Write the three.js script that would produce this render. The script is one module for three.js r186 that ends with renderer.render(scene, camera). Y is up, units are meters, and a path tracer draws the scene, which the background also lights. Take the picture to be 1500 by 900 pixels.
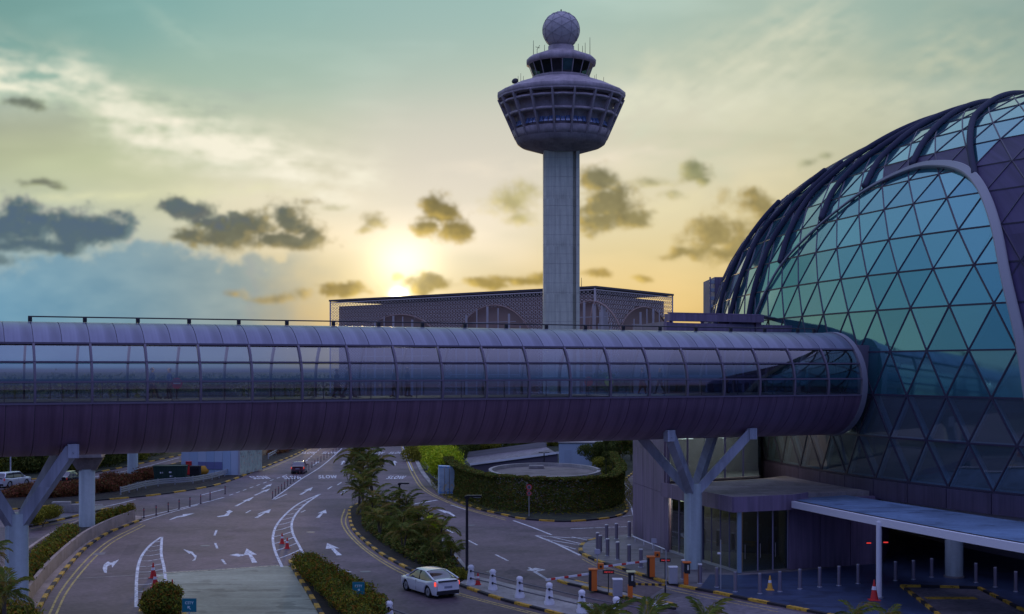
import * as THREE from 'three';
import { mergeGeometries, mergeVertices } from 'three/addons/utils/BufferGeometryUtils.js';
import { RoundedBoxGeometry } from 'three/addons/geometries/RoundedBoxGeometry.js';
import { MarchingCubes } from 'three/addons/objects/MarchingCubes.js';
import { FontLoader } from 'three/addons/loaders/FontLoader.js';

// ------------------------------------------------------------------ camera, sun, exposure
const F = 1900, EYE = 13, HORIZON = 540;                    // lens in photo pixels, eye height in metres
const scene = new THREE.Scene();
const camera = new THREE.PerspectiveCamera(2 * Math.atan(540 / F) * 180 / Math.PI, 1500 / 1080, 0.5, 6000);
camera.setViewOffset(1500, 1080, 0, 0, 1500, 900);
camera.position.set(0, EYE, 0);
camera.lookAt(0, EYE, -100);
const renderer = new THREE.WebGLRenderer({ antialias: true });
renderer.toneMapping = THREE.LinearToneMapping;
renderer.toneMappingExposure = 1.0;
renderer.shadowMap.enabled = true;
const SUN_AZ = Math.atan((583 - 750) / F), SUN_EL = Math.atan((540 - 428) / F);
const sunDir = new THREE.Vector3(Math.sin(SUN_AZ) * Math.cos(SUN_EL), Math.sin(SUN_EL), -Math.cos(SUN_AZ) * Math.cos(SUN_EL));
const sun = new THREE.DirectionalLight(new THREE.Color().setRGB(1, 0.72, 0.36), 0.7);
sun.position.copy(sunDir).multiplyScalar(600); sun.target.position.set(0, 0, -120);
sun.castShadow = true; sun.shadow.radius = 6; sun.shadow.mapSize.set(4096, 4096);
Object.assign(sun.shadow.camera, { left: -200, right: 200, top: 120, bottom: -120, near: 1, far: 1600 });
scene.add(sun, sun.target);

// ------------------------------------------------------------------ numbers
function rngOf(seed) { let a = seed >>> 0; return () => { a = (a + 0x6d2b79f5) | 0; let t = Math.imul(a ^ (a >>> 15), 1 | a); t = (t + Math.imul(t ^ (t >>> 7), 61 | t)) ^ t; return ((t ^ (t >>> 14)) >>> 0) / 4294967296; }; }
const lerp = (a, b, t) => a + (b - a) * t, clamp = (x, a = 0, b = 1) => Math.min(b, Math.max(a, x)), sstep = (x, a, b) => { const t = clamp((x - a) / (b - a)); return t * t * (3 - 2 * t); };
const lin1 = (c) => { c /= 255; return c <= 0.04045 ? c / 12.92 : ((c + 0.055) / 1.055) ** 2.4; };
const lin = (r, g, b) => [lin1(r), lin1(g), lin1(b)];
const V = (x, y, z) => new THREE.Vector3(x, y, z);
const hash2 = (x, y) => { let h = Math.imul(x | 0, 374761393) + Math.imul(y | 0, 668265263); h = Math.imul(h ^ (h >>> 13), 1274126177); return ((h ^ (h >>> 16)) >>> 0) / 4294967296; };
function vnoise(x, y, px = 0, py = 0) {
  let ix = Math.floor(x), iy = Math.floor(y); const fx = x - ix, fy = y - iy, u = fx * fx * (3 - 2 * fx), v = fy * fy * (3 - 2 * fy);
  const w = (a, p) => p ? ((a % p) + p) % p : a;
  return lerp(lerp(hash2(w(ix, px), w(iy, py)), hash2(w(ix + 1, px), w(iy, py)), u), lerp(hash2(w(ix, px), w(iy + 1, py)), hash2(w(ix + 1, px), w(iy + 1, py)), u), v);
}
function fbm(x, y, n = 5, p = 0) { let s = 0, a = 0.5, t = 0; for (let i = 0; i < n; i++) { s += a * vnoise(x, y, p, p); t += a; a *= 0.5; x = x * 2 + (p ? 0 : 17.3); y = y * 2 + (p ? 0 : 9.1); p *= 2; } return s / t; }

// photo pixel -> ground point (distance comes from the ground plane), or point at a given depth
const Gd = (px, py, h = 0) => { const Z = (EYE - h) * F / (py - HORIZON); return V((px - 750) / F * Z, h, -Z); };
const At = (px, py, Z) => V((px - 750) / F * Z, EYE - (py - HORIZON) / F * Z, -Z);

// ------------------------------------------------------------------ sky: air and clouds, towards each direction
{
  // colours of the clear air, sampled towards directions given as photo pixels
  const C = [
    [-150, 10, 106, 152, 150], [0, 10, 114, 157, 153], [200, 10, 126, 170, 166], [400, 10, 142, 180, 175], [600, 10, 153, 185, 180], [750, 10, 158, 189, 183], [950, 10, 164, 190, 180], [1100, 10, 168, 189, 176], [1300, 10, 154, 180, 169], [1490, 10, 140, 165, 156], [1650, 10, 118, 148, 150],
    [-100, 100, 122, 162, 156], [60, 100, 140, 174, 162], [300, 110, 160, 187, 172], [450, 100, 166, 190, 176], [650, 100, 178, 195, 182], [850, 100, 186, 198, 182], [1050, 100, 190, 198, 176], [1200, 100, 184, 192, 170], [1450, 100, 158, 177, 163],
    [0, 200, 166, 182, 146], [200, 200, 172, 186, 152], [400, 200, 194, 199, 174], [600, 200, 209, 207, 191], [750, 200, 213, 208, 193], [1000, 200, 214, 208, 186], [1200, 200, 192, 193, 166], [1450, 200, 164, 174, 156],
    [0, 265, 190, 194, 150], [200, 265, 200, 202, 162], [430, 265, 226, 219, 193], [650, 265, 225, 214, 199], [950, 265, 226, 217, 188], [1150, 265, 214, 207, 172], [1400, 265, 184, 182, 155],
    [-80, 335, 160, 180, 178], [40, 335, 182, 194, 182], [200, 335, 212, 211, 182], [350, 335, 226, 218, 188], [480, 335, 233, 221, 192], [600, 335, 236, 227, 208], [720, 335, 232, 222, 198], [950, 335, 232, 221, 182], [1100, 335, 228, 211, 162], [1300, 335, 208, 194, 146],
    [-80, 400, 118, 158, 182], [150, 400, 130, 166, 182], [300, 400, 182, 188, 172], [430, 400, 228, 206, 152], [520, 400, 236, 220, 172], [680, 400, 229, 218, 184], [900, 400, 231, 209, 152], [1000, 400, 229, 206, 146], [1200, 400, 216, 188, 126],
    [-80, 455, 108, 156, 186], [150, 455, 116, 158, 182], [300, 455, 150, 165, 162], [400, 455, 206, 174, 112], [480, 455, 224, 182, 98], [700, 455, 230, 192, 108], [900, 455, 229, 193, 112], [1010, 455, 226, 190, 112], [1200, 455, 208, 172, 108],
    [0, 520, 120, 150, 178], [400, 520, 205, 165, 112], [700, 520, 220, 174, 96], [1000, 520, 214, 172, 100], [1400, 520, 182, 152, 114],
  ].map(([x, y, r, g, b]) => [x, y, ...lin(r, g, b)]);
  const air = (px, py) => {
    let w = 0, r = 0, g = 0, b = 0;
    for (const c of C) { const dx = (px - c[0]) / 110, dy = (py - c[1]) / 62, k = Math.exp(-(dx * dx + dy * dy) * 0.8) + 1e-5 / (1 + dx * dx + dy * dy); w += k; r += k * c[2]; g += k * c[3]; b += k * c[4]; }
    return [r / w, g / w, b / w];
  };
  // cumulus: [ellipses [x, y, rx, ry] ...], body colour, lit-edge colour, softness
  const CU = [
    [[[30, 332, 70, 32], [105, 336, 52, 28], [150, 342, 44, 26], [183, 338, 20, 22], [70, 358, 100, 14], [-60, 350, 70, 40], [-20, 380, 50, 16]], [74, 98, 116], [128, 150, 150], 1],
    [[[268, 308, 46, 18], [318, 324, 44, 12], [345, 318, 15, 9]], [82, 104, 104], [138, 148, 130], 1],
    [[[330, 350, 66, 20], [372, 334, 42, 24], [436, 330, 38, 30], [410, 356, 66, 16], [288, 350, 34, 10], [458, 346, 24, 18]], [84, 98, 92], [176, 158, 104], 1],
    [[[545, 326, 18, 12], [532, 338, 12, 8]], [176, 162, 112], [220, 200, 140], 1.6],
    [[[648, 316, 30, 22], [668, 338, 26, 18], [628, 336, 20, 12]], [122, 110, 58], [214, 180, 80], 1.1],
    [[[876, 268, 30, 22], [890, 302, 46, 34], [920, 324, 32, 18], [870, 330, 30, 16]], [134, 130, 96], [206, 178, 96], 1.2],
    [[[755, 300, 34, 26], [770, 320, 26, 12]], [206, 196, 142], [228, 208, 140], 2],
    [[[1022, 254, 24, 16], [1036, 264, 12, 10]], [146, 150, 112], [196, 186, 126], 1.5],
    [[[960, 268, 34, 10], [990, 285, 22, 7]], [196, 190, 148], [214, 202, 150], 2],
    [[[1042, 340, 36, 26], [1104, 300, 38, 22], [1066, 366, 56, 22], [1120, 340, 46, 30], [1010, 374, 34, 9]], [164, 150, 100], [206, 178, 104], 1.3],
    [[[40, 148, 36, 10], [62, 152, 14, 7]], [118, 138, 116], [150, 168, 136], 1.5],
    [[[58, 268, 34, 7], [84, 276, 16, 5]], [122, 140, 116], [160, 172, 130], 1.6],
    [[[502, 426, 34, 11], [478, 430, 16, 7]], [150, 128, 70], [236, 200, 96], 1],
    [[[632, 418, 36, 15], [612, 424, 14, 8]], [146, 126, 60], [240, 204, 96], 1],
    [[[708, 414, 32, 9], [766, 408, 44, 10], [730, 418, 20, 8]], [168, 144, 76], [228, 194, 96], 1.1],
    [[[578, 402, 13, 6]], [176, 150, 76], [250, 230, 150], 1],
    [[[876, 402, 20, 7], [936, 406, 17, 6]], [188, 160, 92], [222, 190, 104], 1.4],
    [[[440, 432, 17, 7], [392, 434, 30, 8], [350, 430, 22, 7]], [170, 158, 120], [216, 184, 110], 1.6],
    [[[1190, 240, 20, 8], [1215, 232, 8, 8]], [178, 180, 146], [190, 190, 150], 2],
    [[[490, 302, 16, 5]], [200, 198, 164], [216, 208, 170], 2],
    [[[1290, 330, 90, 40], [1380, 370, 90, 40]], [150, 150, 124], [190, 174, 120], 1.5],
  ].map(([e, c, l, s]) => ({ e, c: lin(...c), l: lin(...l), s, x0: Math.min(...e.map((q) => q[0] - q[2] * 2)), x1: Math.max(...e.map((q) => q[0] + q[2] * 2)), y0: Math.min(...e.map((q) => q[1] - q[3] * 2.4)), y1: Math.max(...e.map((q) => q[1] + q[3] * 2.4)) }));
  const dens = (cl, x, y) => {
    const wx = (fbm(x / 52 + 11, y / 40 + 4, 3) - 0.5) * 34, wy = (fbm(x / 48 + 31, y / 36 + 14, 3) - 0.5) * 22, X = x + wx, Y = y + wy;
    let d = -9; for (const [cx, cy, rx, ry] of cl.e) { const u = (X - cx) / (rx * 1.22), v = (Y - cy) / (Y > cy ? ry * 1.0 : ry * 1.3); d = Math.max(d, 1 - Math.sqrt(u * u + v * v)); }
    const n = fbm(x / 22 + 5.1, y / 17 + 2.7, 6) - 0.5, b = 0.5 - Math.abs(fbm(x / 11 + 9, y / 9 + 1, 4) - 0.5) * 2;
    return d + n * 1.15 + (b - 0.3) * 0.35;
  };
  const over = (c, k, a) => { for (let i = 0; i < 3; i++) c[i] = lerp(c[i], k[i], a); };
  const near = (px, py) => {
    const c = air(px, py);
    // high cirrus, streaks drawn out along the wind
    const cir = (x0, y0, x1, y1, wide, amt, col, seed) => {
      const L = Math.hypot(x1 - x0, y1 - y0), ux = (x1 - x0) / L, uy = (y1 - y0) / L, s = (px - x0) * ux + (py - y0) * uy, t = -(px - x0) * uy + (py - y0) * ux;
      if (s < -60 || s > L + 60 || Math.abs(t) > wide * 2.5) return;
      const wb = (fbm(s / 90 + seed, 3.3, 3) - 0.5) * wide * 1.1, body = Math.exp(-(((t - wb) / wide) ** 2)) * sstep(s, -60, 60) * (1 - sstep(s, L - 90, L + 50));
      const st = fbm(s / 60 + seed * 3, t / 12 + (s / 80), 6), lump = fbm(px / 30 + seed, py / 16, 5);
      over(c, col, clamp(body * amt * (0.3 + 1.5 * (st - 0.36) + 1.7 * (lump - 0.42))));
    };
    cir(-60, 80, 380, 225, 38, 1.0, lin(226, 228, 205), 1.3);
    cir(160, 165, 560, 275, 40, 0.95, lin(246, 240, 218), 4.2);
    cir(-40, 292, 440, 278, 9, 0.5, lin(226, 226, 182), 5.5);
    cir(225, 15, 330, 105, 14, 0.34, lin(186, 208, 192), 7.7);
    cir(880, 190, 1260, 20, 60, 0.75, lin(212, 214, 190), 9.1);
    cir(960, 230, 1500, 70, 60, 0.5, lin(204, 206, 178), 3.9);
    cir(660, 252, 1010, 220, 14, 0.4, lin(240, 228, 206), 6.1);
    cir(920, 330, 1160, 250, 16, 0.3, lin(238, 226, 180), 2.2);
    { const veil = fbm(px / 230 + 3, py / 70 + 8, 4); over(c, [c[0] * 1.16 + 0.02, c[1] * 1.12 + 0.02, c[2] * 1.12 + 0.02], clamp((veil - 0.45) * 2.4)); }
    // the low blue bank on the left, bumpy along its top
    { const top = 372 + 30 * sstep(px, 60, -60) * 1.4 - 14 * sstep(Math.abs(px - 235), 120, 0) + (fbm(px / 60 + 2, 1.7, 3) - 0.5) * 60, wob = (fbm(px / 26 + 3, py / 20, 5) - 0.5) * 54, d = py - top + wob, a = sstep(d, -6, 16) * (1 - sstep(px + wob, 330, 520));
      if (a > 0) { const rim = Math.exp(-Math.max(0, d) / 7) * 0.5, m = fbm(px / 50, py / 22, 4) - 0.5; const k = lin(112 + m * 34 + px * 0.06, 156 + m * 26, 180 + m * 16 - px * 0.05); over(c, [lerp(k[0], 0.55, rim * 0.5), lerp(k[1], 0.6, rim * 0.5), lerp(k[2], 0.5, rim * 0.4)], a * 0.86); } }
    // the sun behind the cloud edge
    const sx = px - 584, sy = py - 434, r = Math.hypot(sx, sy * 1.05), up = Math.hypot((px - 592) / 46, (py - 385) / 34);
    const g1 = Math.exp(-r * r / (2 * 7 * 7)) * 7, g2 = Math.exp(-up * up) * 0.7, g3 = Math.exp(-r / 70) * 0.42;
    let shade = 1;
    for (const cl of CU) {
      if (px < cl.x0 || px > cl.x1 || py < cl.y0 || py > cl.y1) continue;
      const d = dens(cl, px, py); if (d < -0.3) continue;
      const a = sstep(d, -0.14 * cl.s, 0.5 * cl.s), lx = 585 - px, ly = 424 - py, ll = Math.hypot(lx, ly) + 1e-3, d2 = dens(cl, px + lx / ll * 9, py + ly / ll * 9);
      const edge = clamp((d - d2) * 1.1 + 0.42 - d * 0.75), under = sstep(py, cl.y0, cl.y1) * 0.3;
      const k = cl.c.map((v, i) => lerp(v * 0.82, cl.l[i], clamp(edge + under)) * (0.92 + 0.5 * (fbm(px / 14, py / 11, 4) - 0.5)));
      over(c, k, a * 0.95); shade *= 1 - a * 0.8;
    }
    const g = g1 * (0.25 + 0.75 * shade) + (g2 + g3) * (0.3 + 0.7 * shade);
    c[0] += g * 1.0; c[1] += g * 0.88; c[2] += g * 0.56;
    c[1] = Math.min(c[1], lerp(1.08, 1.7, sstep(205 - py, 0, 230)) * Math.max(c[0], c[2]));
    return c;
  };
  // the rest of the dusk sky, out of view, its overhead blue lighting the ground: teal round the frame, violet blue overhead, deep blue opposite the sun
  const far = (x, y, z, n) => {
    const el = Math.asin(y), h = Math.hypot(x, z) + 1e-6, ca = (x * sunDir.x + z * sunDir.z) / h / Math.hypot(sunDir.x, sunDir.z), e = sstep(el, 0.05, 1.25), s = sstep(ca, -0.15, 1.0);
    const sunSide = [lerp(0.50, 0.27, sstep(el, 0.1, 0.5)), lerp(0.54, 0.50, sstep(el, 0.1, 0.5)), lerp(0.36, 0.46, sstep(el, 0.1, 0.5))];
    const anti = [0, 1, 2].map((i) => lerp([0.11, 0.10, 0.13][i], [0.07, 0.15, 0.24][i], sstep(el, 0, 0.3)) * [1, 1, 1.8][i]), zen = [0.50, 0.54, 1.12], ea = sstep(el, 0.22, 1.05);
    const c = [0, 1, 2].map((i) => lerp(lerp(anti[i], zen[i], ea), lerp(sunSide[i], zen[i], e), s));
    const k = 0.9 + 0.22 * n; return c.map((v) => v * k);
  };
  const W = 4096, H = 2048, data = new Float32Array(W * H * 4);
  for (let r = 0; r < H; r++) {
    const el = ((r + 0.5) / H - 0.5) * Math.PI;
    if (el < -0.01) { for (let i = r * W * 4; i < (r + 1) * W * 4; i += 4) { data[i] = 0.12; data[i + 1] = 0.11; data[i + 2] = 0.16; data[i + 3] = 1; } continue; }
    const ce = Math.cos(el), y = Math.sin(el);
    let coarse = null;
    for (let q = 0; q < W; q++) {
      const rd = ((q + 0.5) / W - 0.5) * 2 * Math.PI, x = Math.cos(rd) * ce, z = Math.sin(rd) * ce, i = (r * W + q) * 4;
      let c, wIn = 0, px = 0, py = 0;
      if (z < -0.2) { px = 750 + F * x / -z; py = HORIZON - F * y / -z; wIn = (1 - sstep(Math.abs(px - 750), 820, 1350)) * sstep(py, -520, -30); }
      if (wIn < 1) { if (q % 8 === 0 || !coarse) coarse = fbm(x * 3 / (y + 0.25) + 40, z * 3 / (y + 0.25) + 40, 4); c = far(x, Math.max(0, y), z, coarse - 0.5 + 0.5); }
      if (wIn > 0) { const nC = near(px, py); c = wIn < 1 ? c.map((v, k) => lerp(v, nC[k], wIn)) : nC; }
      data[i] = c[0]; data[i + 1] = c[1]; data[i + 2] = c[2]; data[i + 3] = 1;
    }
  }
  const t = new THREE.DataTexture(data, W, H, THREE.RGBAFormat, THREE.FloatType);
  t.mapping = THREE.EquirectangularReflectionMapping; t.minFilter = t.magFilter = THREE.LinearFilter; t.needsUpdate = true;
  scene.background = t; scene.environment = t;
}

// ------------------------------------------------------------------ building helpers
const counts = {};
const numbered = (n) => { counts[n] = (counts[n] ?? -1) + 1; return counts[n] ? n + '_' + String(counts[n]).padStart(3, '0') : n; };
function tag(o, label, category, group) { o.userData.label = label; o.userData.category = category; if (group) o.userData.group = group; return o; }
function thing(name, label, category, group, pos = [0, 0, 0], turn = 0) { const o = new THREE.Group(); o.name = numbered(name); scene.add(o); o.position.set(...pos); o.rotation.y = turn; return tag(o, label, category, group); }
function structure(name) { const o = new THREE.Group(); o.name = numbered(name); o.userData.kind = 'structure'; scene.add(o); return o; }
function obj(name, geo, mat, parent, kind) { const m = new THREE.Mesh(geo, mat); m.name = name; m.castShadow = m.receiveShadow = true; if (kind) m.userData.kind = kind; parent.add(m); return m; }
function copyThing(src, name, label, pos, turn = 0, scale = 1) { const c = src.clone(); c.name = numbered(name); c.position.set(...pos); c.rotation.y = turn; c.scale.setScalar(scale); c.userData = { ...src.userData }; if (label) c.userData.label = label; scene.add(c); return c; }
function clean(g) { g = g.index ? g.toNonIndexed() : g.clone(); for (const k of Object.keys(g.attributes)) if (!['position', 'normal', 'uv'].includes(k)) g.deleteAttribute(k); if (!g.attributes.normal) g.computeVertexNormals(); if (!g.attributes.uv) g.setAttribute('uv', new THREE.BufferAttribute(new Float32Array(g.attributes.position.count * 2), 2)); g.morphAttributes = {}; return g; }
const mg = (list) => mergeGeometries(list.map(clean));
function boxUV(g, k = 1) {   // uv in metres, by the way each face points
  if (g.index) g = g.toNonIndexed(); if (!g.attributes.normal) g.computeVertexNormals();
  const p = g.attributes.position, uv = new Float32Array(p.count * 2), a = V(), b = V(), c = V(), n = V();
  for (let i = 0; i < p.count; i += 3) {
    a.fromBufferAttribute(p, i); b.fromBufferAttribute(p, i + 1); c.fromBufferAttribute(p, i + 2);
    n.subVectors(b, a).cross(c.clone().sub(a)); const x = Math.abs(n.x), y = Math.abs(n.y), z = Math.abs(n.z);
    [a, b, c].forEach((q, k2) => { const s = y >= x && y >= z ? [q.x, q.z] : x >= z ? [q.z, q.y] : [q.x, q.y]; uv[(i + k2) * 2] = s[0] * k; uv[(i + k2) * 2 + 1] = s[1] * k; });
  }
  g.setAttribute('uv', new THREE.BufferAttribute(uv, 2)); return g;
}
const box = (w, h, d, x = 0, y = 0, z = 0, ry = 0) => { const g = new THREE.BoxGeometry(w, h, d); if (ry) g.rotateY(ry); return g.translate(x, y, z); };
const rbox = (w, h, d, r, x = 0, y = 0, z = 0) => new RoundedBoxGeometry(w, h, d, 2, Math.min(r, w / 2.01, h / 2.01, d / 2.01)).translate(x, y, z);
const cyl = (r0, r1, h, x = 0, y = 0, z = 0, n = 20) => new THREE.CylinderGeometry(r1, r0, h, n).translate(x, y + h / 2, z);   // r0 at the foot
function bar(a, b, w, h = w, n = 0) {   // a bar from a to b: square, or round with n sides
  const d = b.clone().sub(a), L = d.length(), g = n ? new THREE.CylinderGeometry(w / 2, w / 2, L, n) : new THREE.BoxGeometry(w, L, h);
  const m = new THREE.Matrix4(), y = d.normalize(), ref = Math.abs(y.y) > 0.95 ? V(1, 0, 0) : V(0, 1, 0), x = ref.clone().cross(y).normalize(), z = x.clone().cross(y).normalize();
  m.makeBasis(x, y, z.negate()); if (m.determinant() < 0) m.makeBasis(x, y, z.negate());
  m.setPosition(a.clone().add(b).multiplyScalar(0.5)); return g.applyMatrix4(m);
}
function prism(pts, y0, y1, open = false) {   // plan polygon [x, z] from y0 up to y1
  const s = new THREE.Shape(pts.map(([x, z]) => new THREE.Vector2(x, -z)));
  return open ? new THREE.ShapeGeometry(s).rotateX(-Math.PI / 2).translate(0, y1, 0) : new THREE.ExtrudeGeometry(s, { depth: y1 - y0, bevelEnabled: false }).rotateX(-Math.PI / 2).translate(0, y0, 0);
}
const plan = (pix, h = 0) => pix.map(([x, y]) => { const p = Gd(x, y, h); return [p.x, p.z]; });
function curve(pts, step = 0.5, closed = false) {   // plan points -> evenly spaced plan points along a smooth curve
  const c = new THREE.CatmullRomCurve3(pts.map(([x, z]) => V(x, 0, z)), closed, 'centripetal'), n = Math.max(2, Math.round(c.getLength() / step));
  return c.getSpacedPoints(n).map((p) => [p.x, p.z]);
}
const normals2 = (p) => p.map((_, i) => { const a = p[Math.max(0, i - 1)], b = p[Math.min(p.length - 1, i + 1)], l = Math.hypot(b[0] - a[0], b[1] - a[1]) || 1; return [-(b[1] - a[1]) / l, (b[0] - a[0]) / l]; });   // to the right of the way along
const shift = (p, d) => { const n = normals2(p); return p.map((q, i) => [q[0] + n[i][0] * d, q[1] + n[i][1] * d]); };
function quads(A, B, ya, yb = ya) {   // strip between two rows of plan points
  const v = [], n = Math.min(A.length, B.length);
  for (let i = 0; i < n - 1; i++) { const a = [A[i][0], ya, A[i][1]], b = [A[i + 1][0], ya, A[i + 1][1]], c = [B[i + 1][0], yb, B[i + 1][1]], d = [B[i][0], yb, B[i][1]]; v.push(...a, ...b, ...c, ...a, ...c, ...d); }
  const g = new THREE.BufferGeometry(); g.setAttribute('position', new THREE.BufferAttribute(new Float32Array(v), 3)); g.computeVertexNormals(); return boxUV(g);
}
const faceUp = (g) => { const p = g.attributes.position, a = V(), b = V(), c = V(); for (let i = 0; i < p.count; i += 3) { a.fromBufferAttribute(p, i); b.fromBufferAttribute(p, i + 1); c.fromBufferAttribute(p, i + 2); if (b.clone().sub(a).cross(c.clone().sub(a)).y < 0) { p.setXYZ(i + 1, c.x, c.y, c.z); p.setXYZ(i + 2, b.x, b.y, b.z); } } g.computeVertexNormals(); return boxUV(g); };
const ribbon = (p, w, y) => faceUp(quads(shift(p, -w / 2), shift(p, w / 2), y));
function wallStrip(p, w, y0, y1) {   // a solid strip along plan points, w wide
  const a = shift(p, -w / 2), b = shift(p, w / 2), n = p.length - 1, cap = (i, f) => { const g = new THREE.BufferGeometry(), A = [a[i][0], y0, a[i][1]], B = [b[i][0], y0, b[i][1]], C = [b[i][0], y1, b[i][1]], D = [a[i][0], y1, a[i][1]]; g.setAttribute('position', new THREE.BufferAttribute(new Float32Array(f ? [...A, ...B, ...C, ...A, ...C, ...D] : [...A, ...C, ...B, ...A, ...D, ...C]), 3)); return boxUV(g); };
  return boxUV(mg([quads(a, b, y1), quads(a, a, y0, y1), quads(b, b, y1, y0), cap(0, 1), cap(n, 0)]));
}
function tri(v, uv) { const g = new THREE.BufferGeometry(); g.setAttribute('position', new THREE.BufferAttribute(new Float32Array(v), 3)); if (uv) g.setAttribute('uv', new THREE.BufferAttribute(new Float32Array(uv), 2)); g.computeVertexNormals(); return g; }
function tube(pts, r, seg = 24, rad = 8, closed = false) { return new THREE.TubeGeometry(new THREE.CatmullRomCurve3(pts, closed), seg, r, rad, closed); }

// ------------------------------------------------------------------ textures and materials
function texture(n, fn, srgb = true, size = 1) {
  const d = new Uint8Array(n * n * 4); for (let y = 0; y < n; y++) for (let x = 0; x < n; x++) { const c = fn(x / n, y / n), i = (y * n + x) * 4; d[i] = clamp(c[0], 0, 255); d[i + 1] = clamp(c[1], 0, 255); d[i + 2] = clamp(c[2], 0, 255); d[i + 3] = 255; }
  const t = new THREE.DataTexture(d, n, n); t.wrapS = t.wrapT = THREE.RepeatWrapping; t.magFilter = t.minFilter = THREE.LinearFilter; if (srgb) t.colorSpace = THREE.SRGBColorSpace; t.repeat.set(1 / size, 1 / size); t.needsUpdate = true; return t;
}
const grey = (v) => [v, v, v];
const T = {
  asphalt: texture(1024, (u, v) => { const a = fbm(u * 5, v * 5, 4, 5), b = fbm(u * 120, v * 120, 2, 120), c = fbm(u * 22 + 3, v * 22, 4, 22), s = sstep(fbm(u * 7 + 2, v * 7 + 5, 5, 7), 0.56, 0.7); const k = 186 + (a - 0.5) * 74 + (b - 0.5) * 58 + (c - 0.5) * 40 - s * 26; return [k, k * 0.985, k]; }, true, 23),
  grain: texture(512, (u, v) => grey(40 + 175 * (0.6 * fbm(u * 90, v * 90, 2, 90) + 0.4 * fbm(u * 20, v * 20, 3, 20))), false, 2.5),
  concrete: texture(512, (u, v) => { const a = fbm(u * 6, v * 6, 5, 6), b = fbm(u * 60, v * 60, 2, 60), st = fbm(u * 30, v * 3, 3, 30); const k = 200 + (a - 0.5) * 70 + (b - 0.5) * 26 + (st - 0.5) * 24; return [k, k * 0.99, k * 0.965]; }, true, 6),
  slab: texture(1024, (u, v) => { const a = fbm(u * 4, v * 4, 5, 4), b = fbm(u * 90, v * 90, 2, 90), sc = sstep(fbm(u * 6 + 1, v * 40, 4, 6), 0.55, 0.7), dk = sstep(fbm(u * 9 + 4, v * 14 + 2, 4, 9), 0.58, 0.7); const k = 196 + (a - 0.5) * 80 + (b - 0.5) * 24 + sc * 22 - dk * 34; return [k, k, k * 0.97]; }, true, 14),
  paint: texture(512, (u, v) => { const w = sstep(fbm(u * 26, v * 26, 4, 26), 0.5, 0.72), d = fbm(u * 5, v * 5, 3, 5); const k = 238 - w * 84 - (d - 0.5) * 50; return [k, k, k]; }, true, 3),
  metal: texture(512, (u, v) => { const a = fbm(u * 3, v * 3, 4, 3), st = fbm(u * 40, v * 2, 3, 40); const k = 206 + (a - 0.5) * 54 + (st - 0.5) * 64; return [k, k, k]; }, true, 7),
  shaft: texture(512, (u, v) => { const a = fbm(u * 4, v * 4, 4, 4), st = fbm(u * 46, v * 2, 4, 46), b = fbm(u * 80, v * 80, 2, 80); const k = 214 + (a - 0.5) * 26 + (st - 0.5) * 40 + (b - 0.5) * 12; return [k, k, k * 0.985]; }, true, 9),
  soil: texture(512, (u, v) => { const a = fbm(u * 12, v * 12, 5, 12), b = fbm(u * 70, v * 70, 2, 70); const k = 120 + (a - 0.5) * 130 + (b - 0.5) * 90; return [k, k, k * 0.9]; }, true, 5),
  smear: texture(512, (u, v) => grey(120 + 120 * (fbm(u * 7, v * 7, 4, 7) - 0.3)), false, 8),
};
const std = (rgb, rough = 0.8, extra = {}) => new THREE.MeshStandardMaterial({ color: new THREE.Color().setRGB(...rgb), roughness: rough, side: THREE.DoubleSide, ...extra });
const phy = (rgb, rough, extra = {}) => new THREE.MeshPhysicalMaterial({ color: new THREE.Color().setRGB(...rgb), roughness: rough, side: THREE.DoubleSide, ...extra });
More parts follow.
